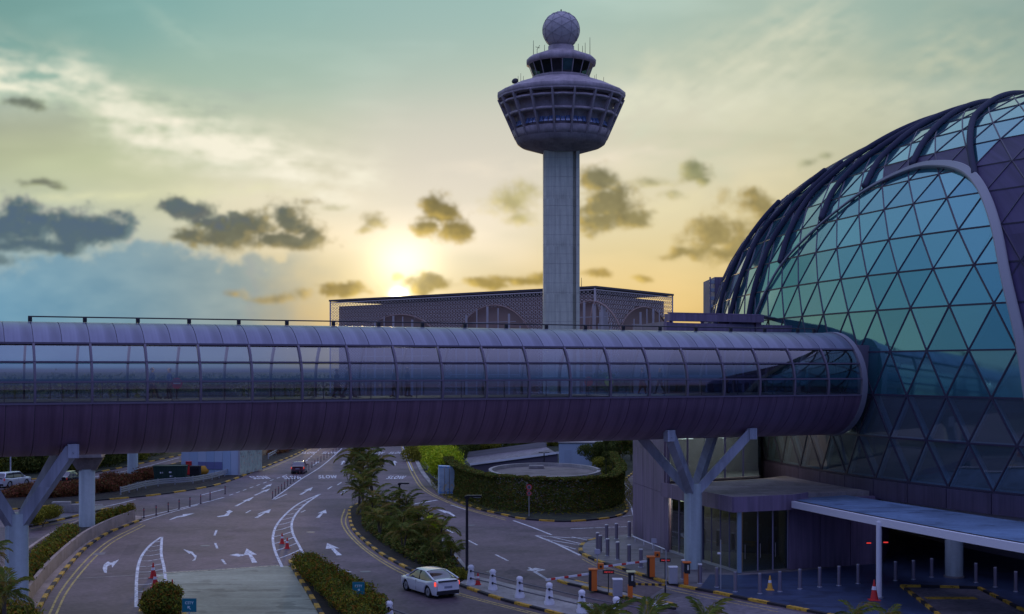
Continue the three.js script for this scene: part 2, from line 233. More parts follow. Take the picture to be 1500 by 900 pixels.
const M = {
  asphalt: std([0.255, 0.185, 0.20], 0.7, { map: T.asphalt, bumpMap: T.grain, bumpScale: 0.006 }),
  asphaltPale: std([0.38, 0.35, 0.36], 0.66, { map: T.asphalt, bumpMap: T.grain, bumpScale: 0.005 }),
  slab: std([0.52, 0.56, 0.42], 0.72, { map: T.slab, bumpMap: T.grain, bumpScale: 0.003 }),
  concrete: std([0.42, 0.40, 0.40], 0.85, { map: T.concrete, bumpMap: T.grain, bumpScale: 0.003 }),
  concretePale: std([0.60, 0.59, 0.56], 0.82, { map: T.concrete, bumpMap: T.grain, bumpScale: 0.003 }),
  concreteBrown: std([0.62, 0.50, 0.44], 0.88, { map: T.concrete }),
  column: std([0.70, 0.84, 0.84], 0.7, { map: T.shaft, bumpMap: T.grain, bumpScale: 0.002 }),
  white: std([0.82, 0.84, 0.82], 0.75, { map: T.paint }),
  yellowLine: std([0.62, 0.47, 0.14], 0.75, { map: T.paint }),
  kerbYellow: std([0.74, 0.44, 0.04], 0.7, { map: T.paint }),
  kerbBlack: std([0.045, 0.042, 0.05], 0.75, { map: T.concrete }),
  whiteConcrete: std([0.80, 0.80, 0.80], 0.75),
  plazaDarkened: std([0.06, 0.10, 0.215], 0.5, { map: T.slab, bumpMap: T.grain, bumpScale: 0.002 }),
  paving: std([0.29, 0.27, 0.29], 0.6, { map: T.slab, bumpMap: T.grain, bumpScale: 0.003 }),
  grass: std([0.10, 0.13, 0.05], 0.95, { map: T.soil, bumpMap: T.grain, bumpScale: 0.03 }),
  soil: std([0.085, 0.06, 0.04], 0.95, { map: T.soil, bumpMap: T.grain, bumpScale: 0.03 }),
  land: std([0.06, 0.075, 0.045], 0.95, { map: T.soil }),
  railSteel: std([0.16, 0.15, 0.17], 0.5, { metalness: 0.4 }),
  darkSteel: std([0.02, 0.02, 0.026], 0.5),
  steel: std([0.55, 0.54, 0.56], 0.32, { metalness: 0.85 }),
  galv: std([0.5, 0.52, 0.54], 0.45, { metalness: 0.6 }),
  greyBox: std([0.42, 0.43, 0.47], 0.5),
  rubber: std([0.018, 0.018, 0.02], 0.85),
  orange: std([0.72, 0.17, 0.02], 0.45), black: std([0.014, 0.014, 0.018], 0.5),
  red: std([0.62, 0.03, 0.025], 0.5), whitePlain: std([0.78, 0.79, 0.8], 0.5),
};
// foliage: vertex colours give each leaf its own tone
const leafMat = phy([3.1, 2.7, 1.45], 0.75, { vertexColors: true, transmission: 0.3, thickness: 0, specularIntensity: 0.15 });

// ------------------------------------------------------------------ ground, roads, kerbs
const ground = obj('ground', boxUV(new THREE.PlaneGeometry(5000, 5000, 1, 1).rotateX(-Math.PI / 2).translate(0, -0.03, -1800)), M.land, scene, 'structure');
const road = structure('road');
obj('carriageway', faceUp(clean(prism([[-120, 10], [-120, -150], [-60, -330], [-40, -700], [60, -700], [40, -330], [14, -150], [60, -92], [60, 10]].map(([x, z]) => [x, z]), 0, 0, true))), M.asphalt, road);
const LIFT = 0.005;
const mark = (name, g, m = M.white) => obj(name, g, m, road);
const line = (name, pix, w, m = M.white, y = LIFT, smooth = true) => mark(name, ribbon(smooth ? curve(plan(pix), 0.8) : plan(pix), w, y), m);
const poly = (name, pix, m = M.white, y = LIFT) => mark(name, faceUp(clean(prism(plan(pix), 0, y, true))), m);

// kerbed islands and verges
function kerbed(name, pix, opts) {   // opts: runs of kerb [from pixels...], top material, height
  const g = structure(name), h = opts.h ?? 0.13;
  if (pix) obj('island_top', boxUV(prism(plan(pix), 0.001, h - 0.012)), opts.top ?? M.grass, g);
  for (const run of opts.runs ?? []) kerbRun(g, curve(plan(run), 0.35), opts);
  return g;
}
function kerbRun(g, c, { h = 0.13, len = 1.42, w = 0.24, colours = [M.kerbYellow, M.kerbBlack], from = 0 } = {}) {
  const per = Math.max(1, Math.round(len / 0.35)); let k = from;
  for (let i = 0; i < c.length - 1; i += per, k++) {
    const part = c.slice(i, Math.min(c.length, i + per + 1)); if (part.length < 2) break;
    obj('kerb_block', wallStrip(part, w, 0, h + (k % 2 ? 0 : 0.006)), colours[k % colours.length], g);
  }
}
const R_LEFT = [[649, 725], [640, 718], [628, 705], [617, 690], [608, 670], [603, 655], [600, 640]];
kerbed('left_verge', [[-120, 764], [-60, 756], [0, 749], [84, 741], [144, 734], [202, 729], [251, 723], [289, 717], [318, 711], [345, 702], [375, 690], [400, 680], [430, 668], [455, 655], [475, 643], [485, 632], [420, 632], [340, 656], [271, 676], [200, 694], [139, 706], [100, 710], [33, 716], [-40, 723], [-120, 733]],
  { top: M.soil, runs: [[[-120, 764], [-60, 756], [0, 749], [84, 741], [144, 734], [202, 729], [251, 723], [289, 717], [318, 711], [345, 702], [375, 690], [400, 680], [430, 668], [455, 655], [475, 643]], [[-40, 723], [33, 716], [100, 710], [139, 706], [200, 694], [271, 676], [340, 656]]], len: 2.1 });
kerbed('far_verge', [[-120, 712], [48, 703], [139, 693], [200, 681], [266, 667], [320, 653], [380, 636], [300, 600], [-400, 600], [-300, 712]], { top: M.grass, runs: [[[-60, 710], [48, 703], [139, 693], [200, 681], [266, 667], [320, 653]]], len: 2.1 });
const ISL = kerbed('corner_island', [[40, 773], [78, 765], [115, 756], [156, 747], [150, 742], [100, 748], [45, 758], [20, 764], [25, 775]], { top: M.paving, runs: [[[25, 776], [40, 773], [78, 765], [115, 756], [158, 746]]], len: 1.42 });
const P1K = [[38, 930], [45, 914], [52, 900], [59, 888], [68, 872], [81, 854], [95, 836], [111, 818], [126, 803], [144, 790], [162, 780], [185, 771], [205, 763]];
kerbed('left_median', [...P1K, [207, 759], [196, 757], [160, 765], [120, 779], [80, 803], [40, 836], [5, 872], [-25, 914], [-30, 930]], { top: M.concreteBrown, runs: [P1K], len: 1.35, from: 1 });
kerbed('sign_bush_island', [[204, 935], [205, 905], [211, 888], [225, 879], [245, 877], [262, 886], [270, 905], [284, 935]], { top: M.soil, runs: [[[204, 935], [205, 905], [211, 888], [225, 879], [245, 877], [262, 886], [270, 905]]], len: 0.9 });
const M2L = [[425, 823], [435, 843], [450, 866], [467, 895], [485, 928]], M2R = [[425, 823], [450, 826], [475, 838], [500, 856], [530, 876], [565, 898], [610, 928]];
kerbed('planted_median', [...M2L, ...M2R.slice(1).reverse()], { top: M.soil, runs: [M2L], len: 1.42 });
kerbed('planted_median_edge', null, { runs: [M2R], colours: [M.concretePale], len: 2.8 });
const I1L = [[530, 737], [514, 745], [512, 757], [518, 777], [536, 795], [556, 811], [582, 826], [604, 837], [630, 846], [655, 852], [672, 857]];
const I1R = [[690, 845], [680, 832], [664, 812], [645, 790], [625, 769], [605, 751], [585, 741], [560, 735], [530, 737]];
kerbed('palm_island', [...I1L, ...I1R], { top: M.soil, runs: [I1L], len: 1.5, from: 1 });
kerbed('palm_island_edge', null, { runs: [I1R], colours: [M.concretePale], len: 2.8 });
const C1F = [[672, 858], [700, 868], [740, 881], [790, 894], [840, 907], [900, 922]];
kerbed('bollard_median', [[672, 858], [700, 868], [740, 881], [790, 894], [840, 907], [900, 922], [985, 926], [930, 908], [890, 895], [845, 882], [800, 871], [760, 862], [720, 852], [690, 846]], { top: M.concretePale, runs: [C1F], len: 1.42, from: 1 });
const RK = [[649, 725], [683, 740], [706, 748], [741, 756], [764, 761], [799, 764], [831, 765], [865, 763], [891, 760], [911, 755], [919, 748], [916, 738], [909, 724], [911, 709], [929, 692], [944, 678], [960, 660]];
kerbed('ramp_island', [...RK, [1010, 640], [980, 632], [600, 632], ...R_LEFT.slice(1).reverse()], { top: M.grass, runs: [RK], len: 1.42 });
kerbed('ramp_island_edge', null, { runs: [R_LEFT], colours: [M.concretePale], len: 2.8, w: 0.5 });
const S1K = [[873, 791], [858, 796], [851, 803], [852, 811], [860, 816], [871, 821], [880, 825], [893, 829], [905, 832], [919, 837], [932, 841], [947, 846], [961, 850], [977, 855], [997, 860], [1017, 864], [1050, 870], [1083, 877], [1140, 888], [1197, 899], [1260, 912]];
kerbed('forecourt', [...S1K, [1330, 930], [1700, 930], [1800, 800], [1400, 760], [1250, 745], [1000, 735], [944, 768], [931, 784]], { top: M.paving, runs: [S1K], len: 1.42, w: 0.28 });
const GIF = [[818, 852], [825, 855], [859, 863], [883, 870], [917, 877], [963, 889], [989, 894]], GIB = [[989, 890], [984, 887], [943, 879], [917, 871], [885, 864], [857, 857], [825, 850], [818, 852]];
kerbed('gate_island', [...GIF, ...GIB], { top: M.concretePale, runs: [GIF, GIB], len: 1.42, w: 0.2 });
obj('darkened_paving', faceUp(clean(prism(plan([[1025, 863], [1083, 874], [1140, 885], [1197, 896], [1260, 909], [1330, 928], [1700, 928], [1800, 802], [1400, 764], [1285, 826], [1160, 838], [1090, 843], [1040, 842]], 0.12), 0, 0.124, true))), M.plazaDarkened, scene, 'structure');  // dark sheet: the corner's darkening and blue cast painted into its colour
// driveway apron on the forecourt, kerbed on three sides
{ const g = structure('driveway'); obj('driveway_surface', faceUp(clean(prism(plan([[1322, 862], [1432, 864], [1500, 897], [1560, 925], [1410, 925]], 0.13), 0, 0.134, true))), M.asphaltPale, g);
  for (const run of [[[1321, 860], [1372, 861], [1434, 863]], [[1434, 863], [1466, 879], [1500, 896], [1560, 925]], [[1321, 860], [1346, 879], [1376, 903]]]) { const c = curve(plan(run, 0.13), 0.35); let k = 0; for (let i = 0; i < c.length - 1; i += 3, k++) { const p = c.slice(i, i + 4); if (p.length > 1) obj('kerb_block', wallStrip(p, 0.2, 0.12, 0.26 + (k % 2) * 0.006), k % 2 ? M.kerbBlack : M.kerbYellow, g); } }
  obj('speed_hump', wallStrip(plan([[1357, 877], [1430, 877]], 0.14), 0.55, 0.134, 0.18), M.kerbYellow, g); }
// concrete apron and the pale lane beyond the second boom
obj('concrete_apron', faceUp(clean(prism(plan([[228, 842], [245, 839], [330, 834], [408, 829], [424, 830], [440, 852], [467, 896], [488, 935], [225, 935]]), 0, 0.004, true))), M.slab, road);
poly('lane_surface', [[941, 883], [977, 858], [1017, 867], [1083, 880], [1140, 891], [1230, 910], [1200, 935], [1040, 935], [990, 896]], M.asphaltPale, 0.004);
line('joint_line', [[93, 849], [200, 843], [240, 839], [330, 833], [408, 828]], 0.1, M.concretePale, 0.009, false);
line('joint_line', [[240, 840], [330, 834.5], [408, 829]], 0.34, std([0.62, 0.56, 0.36], 0.8, { map: T.paint }), 0.013, false);

// painted lines
line('edge_line', [[72, 900], [86, 871], [107, 842], [136, 811], [162, 791], [208, 768]], 0.12, M.yellowLine);
line('edge_line', [[82, 900], [95, 872], [114, 845], [141, 815], [166, 794], [212, 770]], 0.12, M.yellowLine);
for (const [dx, dy] of [[0, 0], [6, 1]]) line('edge_line', [[505 + dx, 746 + dy], [500 + dx, 764 + dy], [509 + dx, 782 + dy], [539 + dx * 0.6, 810 - dy], [580 + dx, 836 - dy], [625 + dx, 856 - dy], [672 + dx, 872 - dy], [740 + dx, 890 - dy], [800 + dx, 905 - dy]], 0.12, M.yellowLine);
for (const d of [0, 5]) line('edge_line', [[592 - d, 640], [594 - d, 657], [602 - d, 680], [610 - d, 698], [624 - d, 717], [648 - d, 731], [683, 745 + d * 0.3], [741, 760 + d * 0.5]], 0.14, M.yellowLine);
for (const d of [0, 4]) line('edge_line', [[852, 815 + d], [880, 829 + d], [919, 841 + d], [975, 859 + d], [1040, 873 + d], [1140, 893 + d]], 0.1, M.yellowLine);
line('edge_line', [[478, 834], [502, 851], [533, 872], [568, 894], [612, 924]], 0.14, M.yellowLine);
line('edge_line', [[45, 775], [80, 768], [115, 760]], 0.14, M.yellowLine);
line('edge_line', [[385, 690], [405, 682], [436, 668], [458, 656], [480, 640]], 0.16, M.yellowLine);
// hatched areas
function hatch(left, right, rungs, chevron) {
  line('hatch_edge', left, 0.19); line('hatch_edge', right, 0.19);
  const a = curve(plan(left), 0.2), b = curve(plan(right), 0.2);
  for (let i = 1; i <= rungs; i++) { const t = i / (rungs + 1), p = a[Math.round(t * (a.length - 1))], q = b[Math.round(t * (b.length - 1))], m = [(p[0] + q[0]) / 2, (p[1] + q[1]) / 2 + chevron]; mark('hatch_bar', ribbon([p, m, q], 0.13, LIFT + 0.004), M.white); }
}
hatch([[236, 787], [222, 797], [209, 812], [203, 826], [200, 846], [199, 890]], [[237, 787], [236, 800], [236, 813], [240, 832], [242, 848], [244, 880]], 11, 0.6);
hatch([[469, 724], [438, 738], [409, 764], [400, 784], [402, 805], [413, 831]], [[469, 724], [446, 740], [429, 761], [428, 779], [439, 802], [446, 815]], 12, 0.5);
line('hatch_edge', [[785, 785], [815, 797], [850, 814]], 0.22, M.white, LIFT, false); line('hatch_edge', [[785, 785], [830, 788], [872, 789]], 0.18, M.white, LIFT, false);
line('hatch_bar', [[806, 786.5], [855, 798]], 0.16, M.white, LIFT + 0.004, false); line('hatch_bar', [[795, 790], [850, 799]], 0.16, M.white, LIFT + 0.008, false); line('hatch_bar', [[812, 796], [843, 805]], 0.16, M.white, LIFT + 0.004, false); line('hatch_bar', [[838, 787], [866, 793]], 0.16, M.white, LIFT + 0.004, false);
line('edge_line', [[752, 763], [780, 773], [808, 784]], 0.2, M.white, LIFT, false);
line('give_way_line', [[605, 739], [640, 733]], 0.35, M.white, LIFT, false); line('edge_line', [[660, 740], [685, 748]], 0.16, M.white);
line('edge_line', [[836, 775], [918, 772]], 0.2, M.white, LIFT, false);
line('wavy_line', [[919, 697], [914, 708], [921, 716], [913, 725], [923, 738], [928, 755], [912, 757]], 0.14, M.white, LIFT, false);
// lane lines
for (const [a, b, c, d] of [[317, 777, 314, 785], [315, 796, 318, 804], [325, 820, 330, 827], [402, 732, 420, 724], [386, 750, 378, 754], [360, 752, 367, 748], [686, 792, 699, 799], [726, 813, 744, 822], [607, 746, 613, 752], [652, 775, 664, 781], [494, 711, 500, 707], [480, 717, 486, 713], [447, 748, 441, 751], [775, 832, 800, 848], [782, 838, 801, 849], [554, 668, 558, 659], [561, 655, 563, 648]]) line('lane_dash', [[a, b], [c, d]], 0.16, M.white, LIFT, false);
for (let i = 0; i < 9; i++) { const t = i / 9, x = lerp(336, 425, t), y = lerp(726, 694, t); line('lane_dash', [[x, y], [x + 5, y - 1.8]], 0.15, M.white, LIFT, false); }
for (let i = 0; i < 7; i++) { const t = i / 7, x = lerp(448, 472, t), y = lerp(676, 655, t); line('lane_dash', [[x, y], [x + 2.2, y - 2]], 0.15, M.white, LIFT, false); }
line('edge_line', [[399, 732], [440, 703], [470, 684], [501, 657], [520, 640]], 0.16); line('edge_line', [[202, 759], [260, 746], [293, 738], [328, 729]], 0.18); line('edge_line', [[205, 765], [240, 754], [290, 740]], 0.14);
line('edge_line', [[293, 726], [328, 717]], 0.2, M.white, LIFT, false); line('edge_line', [[140, 745], [170, 739], [198, 732]], 0.2, M.white); line('edge_line', [[90, 743], [150, 739]], 0.16, M.white);
line('edge_line', [[80, 712], [139, 699], [200, 687], [262, 671]], 0.16); line('edge_line', [[590, 655], [596, 672], [604, 690]], 0.14);
// arrows: from tail to tip
function arrow(t0, t1, k = 1) {
  const a = Gd(...t0), b = Gd(...t1), d = b.clone().sub(a), L = d.length(), u = d.normalize(), n = V(-u.z, 0, u.x), P = (s, w) => { const q = a.clone().addScaledVector(u, s * L).addScaledVector(n, w * k); return [q.x, q.z]; };
  mark('arrow_marking', faceUp(clean(prism([P(0, -0.16), P(0, 0.16), P(0.55, 0.1), P(0.53, 0.42), P(1, 0), P(0.53, -0.42), P(0.55, -0.1)], 0, LIFT, true))));
}
for (const [a, b, c, d, k] of [[373, 825, 361, 804, 1.1], [497, 814, 479, 796, 1.2], [465, 759, 477, 747, 1], [440, 725, 458, 714, 0.9], [500, 724, 510, 716, 0.9], [375, 759, 397, 746, 1], [373, 726, 396, 716, 0.8], [384, 717, 398, 709, 0.8], [459, 682, 467, 676, 0.8], [500, 681, 504, 675, 0.8], [578, 682, 578, 675, 0.9], [345, 742, 372, 728, 0.8]]) arrow([a, b], [c, d], k);
const bent = (pix) => poly('arrow_marking', pix);
bent([[150, 833], [152, 827], [158, 823], [162, 825], [174, 820], [164, 832], [163, 827.5], [157, 830], [156, 840], [152, 839]].map(([x, y]) => [x, y]));
bent([[268, 805], [282, 809], [285, 813], [288, 815], [286, 821], [281, 822.5], [285, 818], [283, 814.5], [279, 811], [277, 812]]);
bent([[247, 762], [258, 757], [268, 755.5], [267, 754], [286, 752], [270, 757], [260, 758.5], [250, 762]]);
bent([[317, 757], [328, 755], [333, 751], [331, 750], [336, 747.5], [341, 750], [338, 751], [334, 756], [320, 758]]);
bent([[640, 747], [650, 748], [659, 750.5], [667, 756], [664, 757], [658, 753], [652, 751], [653, 752.5]]);
poly('diamond_marking', [[336, 813.5], [347, 811.5], [360, 813.5], [350, 816]]); poly('diamond_marking', [[486, 838], [499, 835], [515, 838], [500, 841.5]]); poly('diamond_marking', [[771, 836], [784, 832.5], [800, 835.5], [786, 838]], M.white, 0.009);
poly('road_patch', [[137, 811], [155, 809], [152, 813], [135, 814]], M.concrete, 0.009);
// repairs and covers in the carriageway
poly('road_patch', [[752, 832], [778, 842], [764, 850], [738, 838]], std([0.20, 0.15, 0.165], 0.75, { map: T.asphalt }), 0.003); poly('road_patch', [[330, 776], [352, 772], [360, 780], [338, 785]], std([0.28, 0.21, 0.22], 0.75, { map: T.asphalt }), 0.003); poly('road_patch', [[640, 770], [668, 779], [676, 775], [650, 766]], std([0.21, 0.16, 0.175], 0.75, { map: T.asphalt }), 0.003); poly('road_patch', [[186, 800], [206, 796], [196, 812], [176, 815]], std([0.21, 0.16, 0.175], 0.75, { map: T.asphalt }), 0.003);
for (const [x, y] of [[300, 800], [535, 838], [720, 838], [455, 780], [690, 770]]) { const q = Gd(x, y); mark('manhole_cover', new THREE.CylinderGeometry(0.36, 0.36, 0.012, 24).translate(q.x, 0.003, q.z), M.railSteel); }
{ // SLOW, painted across the lanes
  const font = await new FontLoader().loadAsync('fonts/droid/droid_sans_bold.typeface.json'), g0 = new THREE.ShapeGeometry(font.generateShapes('SLOW', 1), 3); g0.computeBoundingBox(); const bb = g0.boundingBox; g0.translate(-(bb.min.x + bb.max.x) / 2, 0, 0); const wide = bb.max.x - bb.min.x;
  for (const [x, y, w, turn] of [[451, 665, 21, 0.1], [481, 665, 21, 0.05], [519, 665, 21, 0], [550, 665, 21, 0], [579, 665, 21, 0], [385, 702, 26, 0.35], [430, 702, 27, 0.25], [480, 701, 27, 0.15], [578, 702, 26, 0]]) {
    const p = Gd(x, y), s = w / F * -p.z / wide; const g = g0.clone().scale(s, 4.4, 1).rotateX(-Math.PI / 2).rotateY(turn).translate(p.x, LIFT, p.z); mark('slow_lettering', boxUV(g)); }
}

// ------------------------------------------------------------------ the tube footbridge
const BR = { x: 11.6, z: -83.3, turn: Math.atan2(0.421, 0.906), r: 3.45, cy: 11.95, mod: 2.68, floor: 11.36 };
const bridgePoint = (lx, y, lz) => V(BR.x + lx * Math.cos(BR.turn) + lz * Math.sin(BR.turn), y, BR.z - lx * Math.sin(BR.turn) + lz * Math.cos(BR.turn));
function arcPanel(t0, t1, r, x0, x1, thick = 0.05, n = 8) {   // a curved sheet round the bridge's axis, angles from the front, with its edges
  const v = [], uv = [], P = (t, rr, x) => [x, BR.cy + rr * Math.sin(t), rr * Math.cos(t)], q = (a, b, c, d, ua, ub) => { v.push(...a, ...b, ...c, ...a, ...c, ...d); uv.push(x0, ua, x1, ua, x1, ub, x0, ua, x1, ub, x0, ub); };
  for (let i = 0; i < n; i++) {
    const a = lerp(t0, t1, i / n), b = lerp(t0, t1, (i + 1) / n);
    q(P(a, r, x0), P(a, r, x1), P(b, r, x1), P(b, r, x0), a * r, b * r);
    q(P(a, r - thick, x0), P(a, r, x0), P(b, r, x0), P(b, r - thick, x0), a * r, b * r); q(P(a, r, x1), P(a, r - thick, x1), P(b, r - thick, x1), P(b, r, x1), a * r, b * r);
  }
  for (const [t, f] of [[t0, 1], [t1, -1]]) { const A = P(t, r - thick, x0), B = P(t, r - thick, x1), C = P(t, r, x1), D = P(t, r, x0); f > 0 ? q(A, B, C, D, 0, thick) : q(D, C, B, A, 0, thick); }
  const g = tri(v, uv); return g;
}
function smoothArc(g, r) { const p = g.attributes.position, n = g.attributes.normal; for (let i = 0; i < p.count; i++) { const y = p.getY(i) - BR.cy, z = p.getZ(i), l = Math.hypot(y, z); if (Math.abs(n.getX(i)) < 0.5 && Math.abs((n.getY(i) * y + n.getZ(i) * z) / l) > 0.7) n.setXYZ(i, 0, y / l, z / l); } return g; }
{
  const D = Math.PI / 180, br = thing('footbridge', 'long tube footbridge with curved windows and metal cladding crossing above the road', 'bridge', null, [BR.x, 0, BR.z], BR.turn);
  const winT = [Math.asin(2.33 / 3.45), Math.asin(1.39 / 3.45), Math.asin(0.38 / 3.45), Math.asin(-0.70 / 3.45)];
  const skin = [0, 1, 2, 3].map((k) => phy([0.24 + k * 0.012, 0.26 + k * 0.012, 0.35 + k * 0.012], 0.30 + k * 0.02, { metalness: 0.45, map: T.metal }));
  const belly = [0, 1, 2].map((k) => phy([0.37 + k * 0.012, 0.235 + k * 0.01, 0.34 + k * 0.012], 0.42 + k * 0.02, { metalness: 0.3, map: T.metal }));
  const frame = std([0.15, 0.13, 0.17], 0.5), dark = std([0.14, 0.12, 0.17], 0.6), lining = std([0.34, 0.33, 0.36], 0.8);
  const glass = phy([0.46, 0.56, 0.68], 0.03, { transmission: 1, thickness: 0, ior: 2.3 });
  // where the mullion rings stand: one is seen at photo x = 1008
  let ph = 0; for (let x = -6; x < 6; x += 0.01) { const p = bridgePoint(x, BR.cy, BR.r); if (750 + F * p.x / -p.z >= 1008) { ph = x; break; } }
  const xs = []; for (let k = -26; k <= 20; k++) { const x = ph + k * BR.mod; if (k < 5) xs.push(x); }
  const X1 = ph + 5 * BR.mod;
  const half = BR.mod / 2, gap = 0.018, r = rngOf(5);
  const gRoof = smoothArc(arcPanel(winT[0] + 0.01, Math.PI - winT[0] - 0.01, BR.r, gap, half - gap, 0.06, 18)), gBelly = smoothArc(arcPanel(Math.PI - winT[3], 2 * Math.PI + winT[3], BR.r, gap, half - gap, 0.06, 22));
  const rows = [0, 1, 2].map((i) => [winT[i + 1] + 0.008, winT[i] - 0.008]);
  const gPane = rows.map(([a, b]) => smoothArc(arcPanel(a, b, BR.r - 0.06, 0.04, BR.mod - 0.04, 0.0005, 4))), gBack = rows.map(([a, b]) => smoothArc(arcPanel(Math.PI - b, Math.PI - a, BR.r - 0.06, 0.04, BR.mod - 0.04, 0.0005, 4)));
  const gRing = smoothArc(arcPanel(winT[3], winT[0], BR.r + 0.03, -0.055, 0.055, 0.24, 10)), gRingB = smoothArc(arcPanel(Math.PI - winT[0], Math.PI - winT[3], BR.r + 0.03, -0.055, 0.055, 0.24, 10));
  const pane1 = (g, name, m, x) => { const o = obj(name, g, m, br); o.position.x = x; return o; };
  for (const x of xs) {
    pane1(gRing, 'mullion', frame, x); pane1(gRingB, 'mullion', frame, x);
    for (const k of [0, 1]) { const xx = x + k * half; if (xx + half > X1 + 0.2) continue; pane1(gRoof, 'roof_panel', skin[Math.floor(r() * 4)], xx); pane1(gBelly, 'belly_panel', belly[Math.floor(r() * 3)], xx); }
    if (x + BR.mod < X1 + 0.4) for (let i = 0; i < 3; i++) { pane1(gPane[i], 'window_pane', glass, x); pane1(gBack[i], 'window_pane', glass, x); }
  }
  const x0 = xs[0], xe = X1, L = xe - x0;
  // backing shells behind the open joints, the floor, the ceiling and the lining
  obj('roof_lining', smoothArc(arcPanel(winT[0] + 0.02, Math.PI - winT[0] - 0.02, BR.r - 0.07, x0, xe, 0.02, 16)), lining, br);
  obj('belly_lining', smoothArc(arcPanel(Math.PI - winT[3] + 0.02, 2 * Math.PI + winT[3] - 0.02, BR.r - 0.07, x0, xe, 0.02, 20)), lining, br);
  obj('floor', boxUV(box(L, 0.3, 6.3, (x0 + xe) / 2, BR.floor - 0.15, 0)), std([0.36, 0.33, 0.30], 0.75, { map: T.concrete }), br);
  obj('ceiling', boxUV(box(L, 0.06, 4.0, (x0 + xe) / 2, 14.62, 0)), std([0.5, 0.47, 0.5], 0.7), br);
  for (const t of winT) for (const s of [1, -1]) obj('transom', box(L, 0.085, 0.16, (x0 + xe) / 2, BR.cy + (BR.r - 0.04) * Math.sin(t), s * (BR.r - 0.04) * Math.cos(t)), dark, br);
  for (const s of [1, -1]) for (const y of [1.05]) obj('handrail', bar(V(x0, BR.floor + y, s * 2.95), V(xe, BR.floor + y, s * 2.95), 0.04, 0.04, 8), M.darkSteel, br);
  for (let x = x0 + 1.3; x < xe; x += BR.mod) for (const s of [1, -1]) obj('rail_post', box(0.04, 1.05, 0.04, x, BR.floor + 0.525, s * 2.95), M.darkSteel, br);
  // the end collar where the tube meets the glass dome, and the link through to it
  obj('end_collar', smoothArc(arcPanel(-Math.PI * 0.98, Math.PI * 0.98, BR.r + 0.07, xe + 0.02, xe + 0.42, 0.5, 60)), phy([0.24, 0.24, 0.27], 0.5), br);
  obj('link_corridor', mg([box(7, 0.3, 5.2, xe + 3.9, BR.floor - 0.15, 0), box(7, 0.3, 5.2, xe + 3.9, 14.4, 0), box(7, 3.2, 0.2, xe + 3.9, 12.9, -2.6), box(7, 3.2, 0.2, xe + 3.9, 12.9, 2.6)]), frame, br);
  // maintenance rail along the ridge
  const rx0 = (() => { for (let x = -60; x < 0; x += 0.02) { const p = bridgePoint(x, 15.6, 0); if (750 + F * p.x / -p.z >= 40) return x; } })();
  obj('maintenance_rail', bar(V(rx0, 15.66, 0.15), V(X1 - 1.2, 15.66, 0.15), 0.07, 0.07, 8), M.darkSteel, br);
  for (let x = rx0 + 0.1; x < X1 - 1; x += BR.mod) obj('rail_bracket', rbox(0.2, 0.24, 0.16, 0.03, x, 15.52, 0.15), M.darkSteel, br);
  obj('rail_bracket', rbox(0.2, 0.24, 0.16, 0.03, X1 - 1.3, 15.52, 0.15), M.darkSteel, br);
  // unseen downlights under the ceiling, placed to light the walkway inside
  const glow = std([0.9, 0.9, 0.85], 0.5, { emissive: new THREE.Color().setRGB(1, 0.93, 0.8), emissiveIntensity: 6 });
  for (let i = 0; i < 16; i++) { const x = x0 + 6 + i * (L - 8) / 16; const o = obj('unseen_downlight', cyl(0.09, 0.09, 0.03, 0, 0, 0, 12), glow, br); o.position.set(x, 14.55, (i % 2 ? 0.9 : -0.9)); if (i % 3 === 1) { const l = new THREE.PointLight(new THREE.Color().setRGB(1, 0.93, 0.8), 5); l.name = 'unseen_downlight_lamp'; l.position.set(x, 14.5, (i % 2 ? 0.9 : -0.9)); l.castShadow = true; br.add(l); } }
  BR.xs = xs;
}
// people walking through the bridge
function bodyGeo(joints, bones, size = 1.9, res = 46) {   // smooth union of tapered capsules, meshed
  const mc = new MarchingCubes(res, new THREE.MeshBasicMaterial(), false, false, 60000); mc.isolation = 0; const hs = size / 2, p = V();
  const cap = (p, a, b, ra, rb) => { const ab = b.clone().sub(a), t = clamp(p.clone().sub(a).dot(ab) / ab.lengthSq()); return p.distanceTo(a.clone().addScaledVector(ab, t)) - lerp(ra, rb, t); };
  for (let k = 0; k < res; k++) for (let j = 0; j < res; j++) for (let i = 0; i < res; i++) {
    p.set((i / (res / 2) - 1) * hs, (j / (res / 2) - 1) * hs + hs - 0.05, (k / (res / 2) - 1) * hs); let d = 9;
    for (const [a, b, ra, rb] of bones) { const e = cap(p, joints[a], joints[b], ra, rb), h = clamp(0.5 + 0.5 * (d - e) / 0.04); d = lerp(d, e, h) - 0.04 * h * (1 - h); }
    mc.field[i + j * res + k * res * res] = -d;
  }
  mc.update(); const n = mc.count, g = new THREE.BufferGeometry(); g.setAttribute('position', new THREE.BufferAttribute(mc.positionArray.slice(0, n * 3), 3)); g.setAttribute('normal', new THREE.BufferAttribute(mc.normalArray.slice(0, n * 3), 3));
  g.scale(hs, hs, hs).translate(0, hs - 0.05, 0); const gi = mergeVertices(g, 1e-4); gi.computeVertexNormals(); return gi;
}
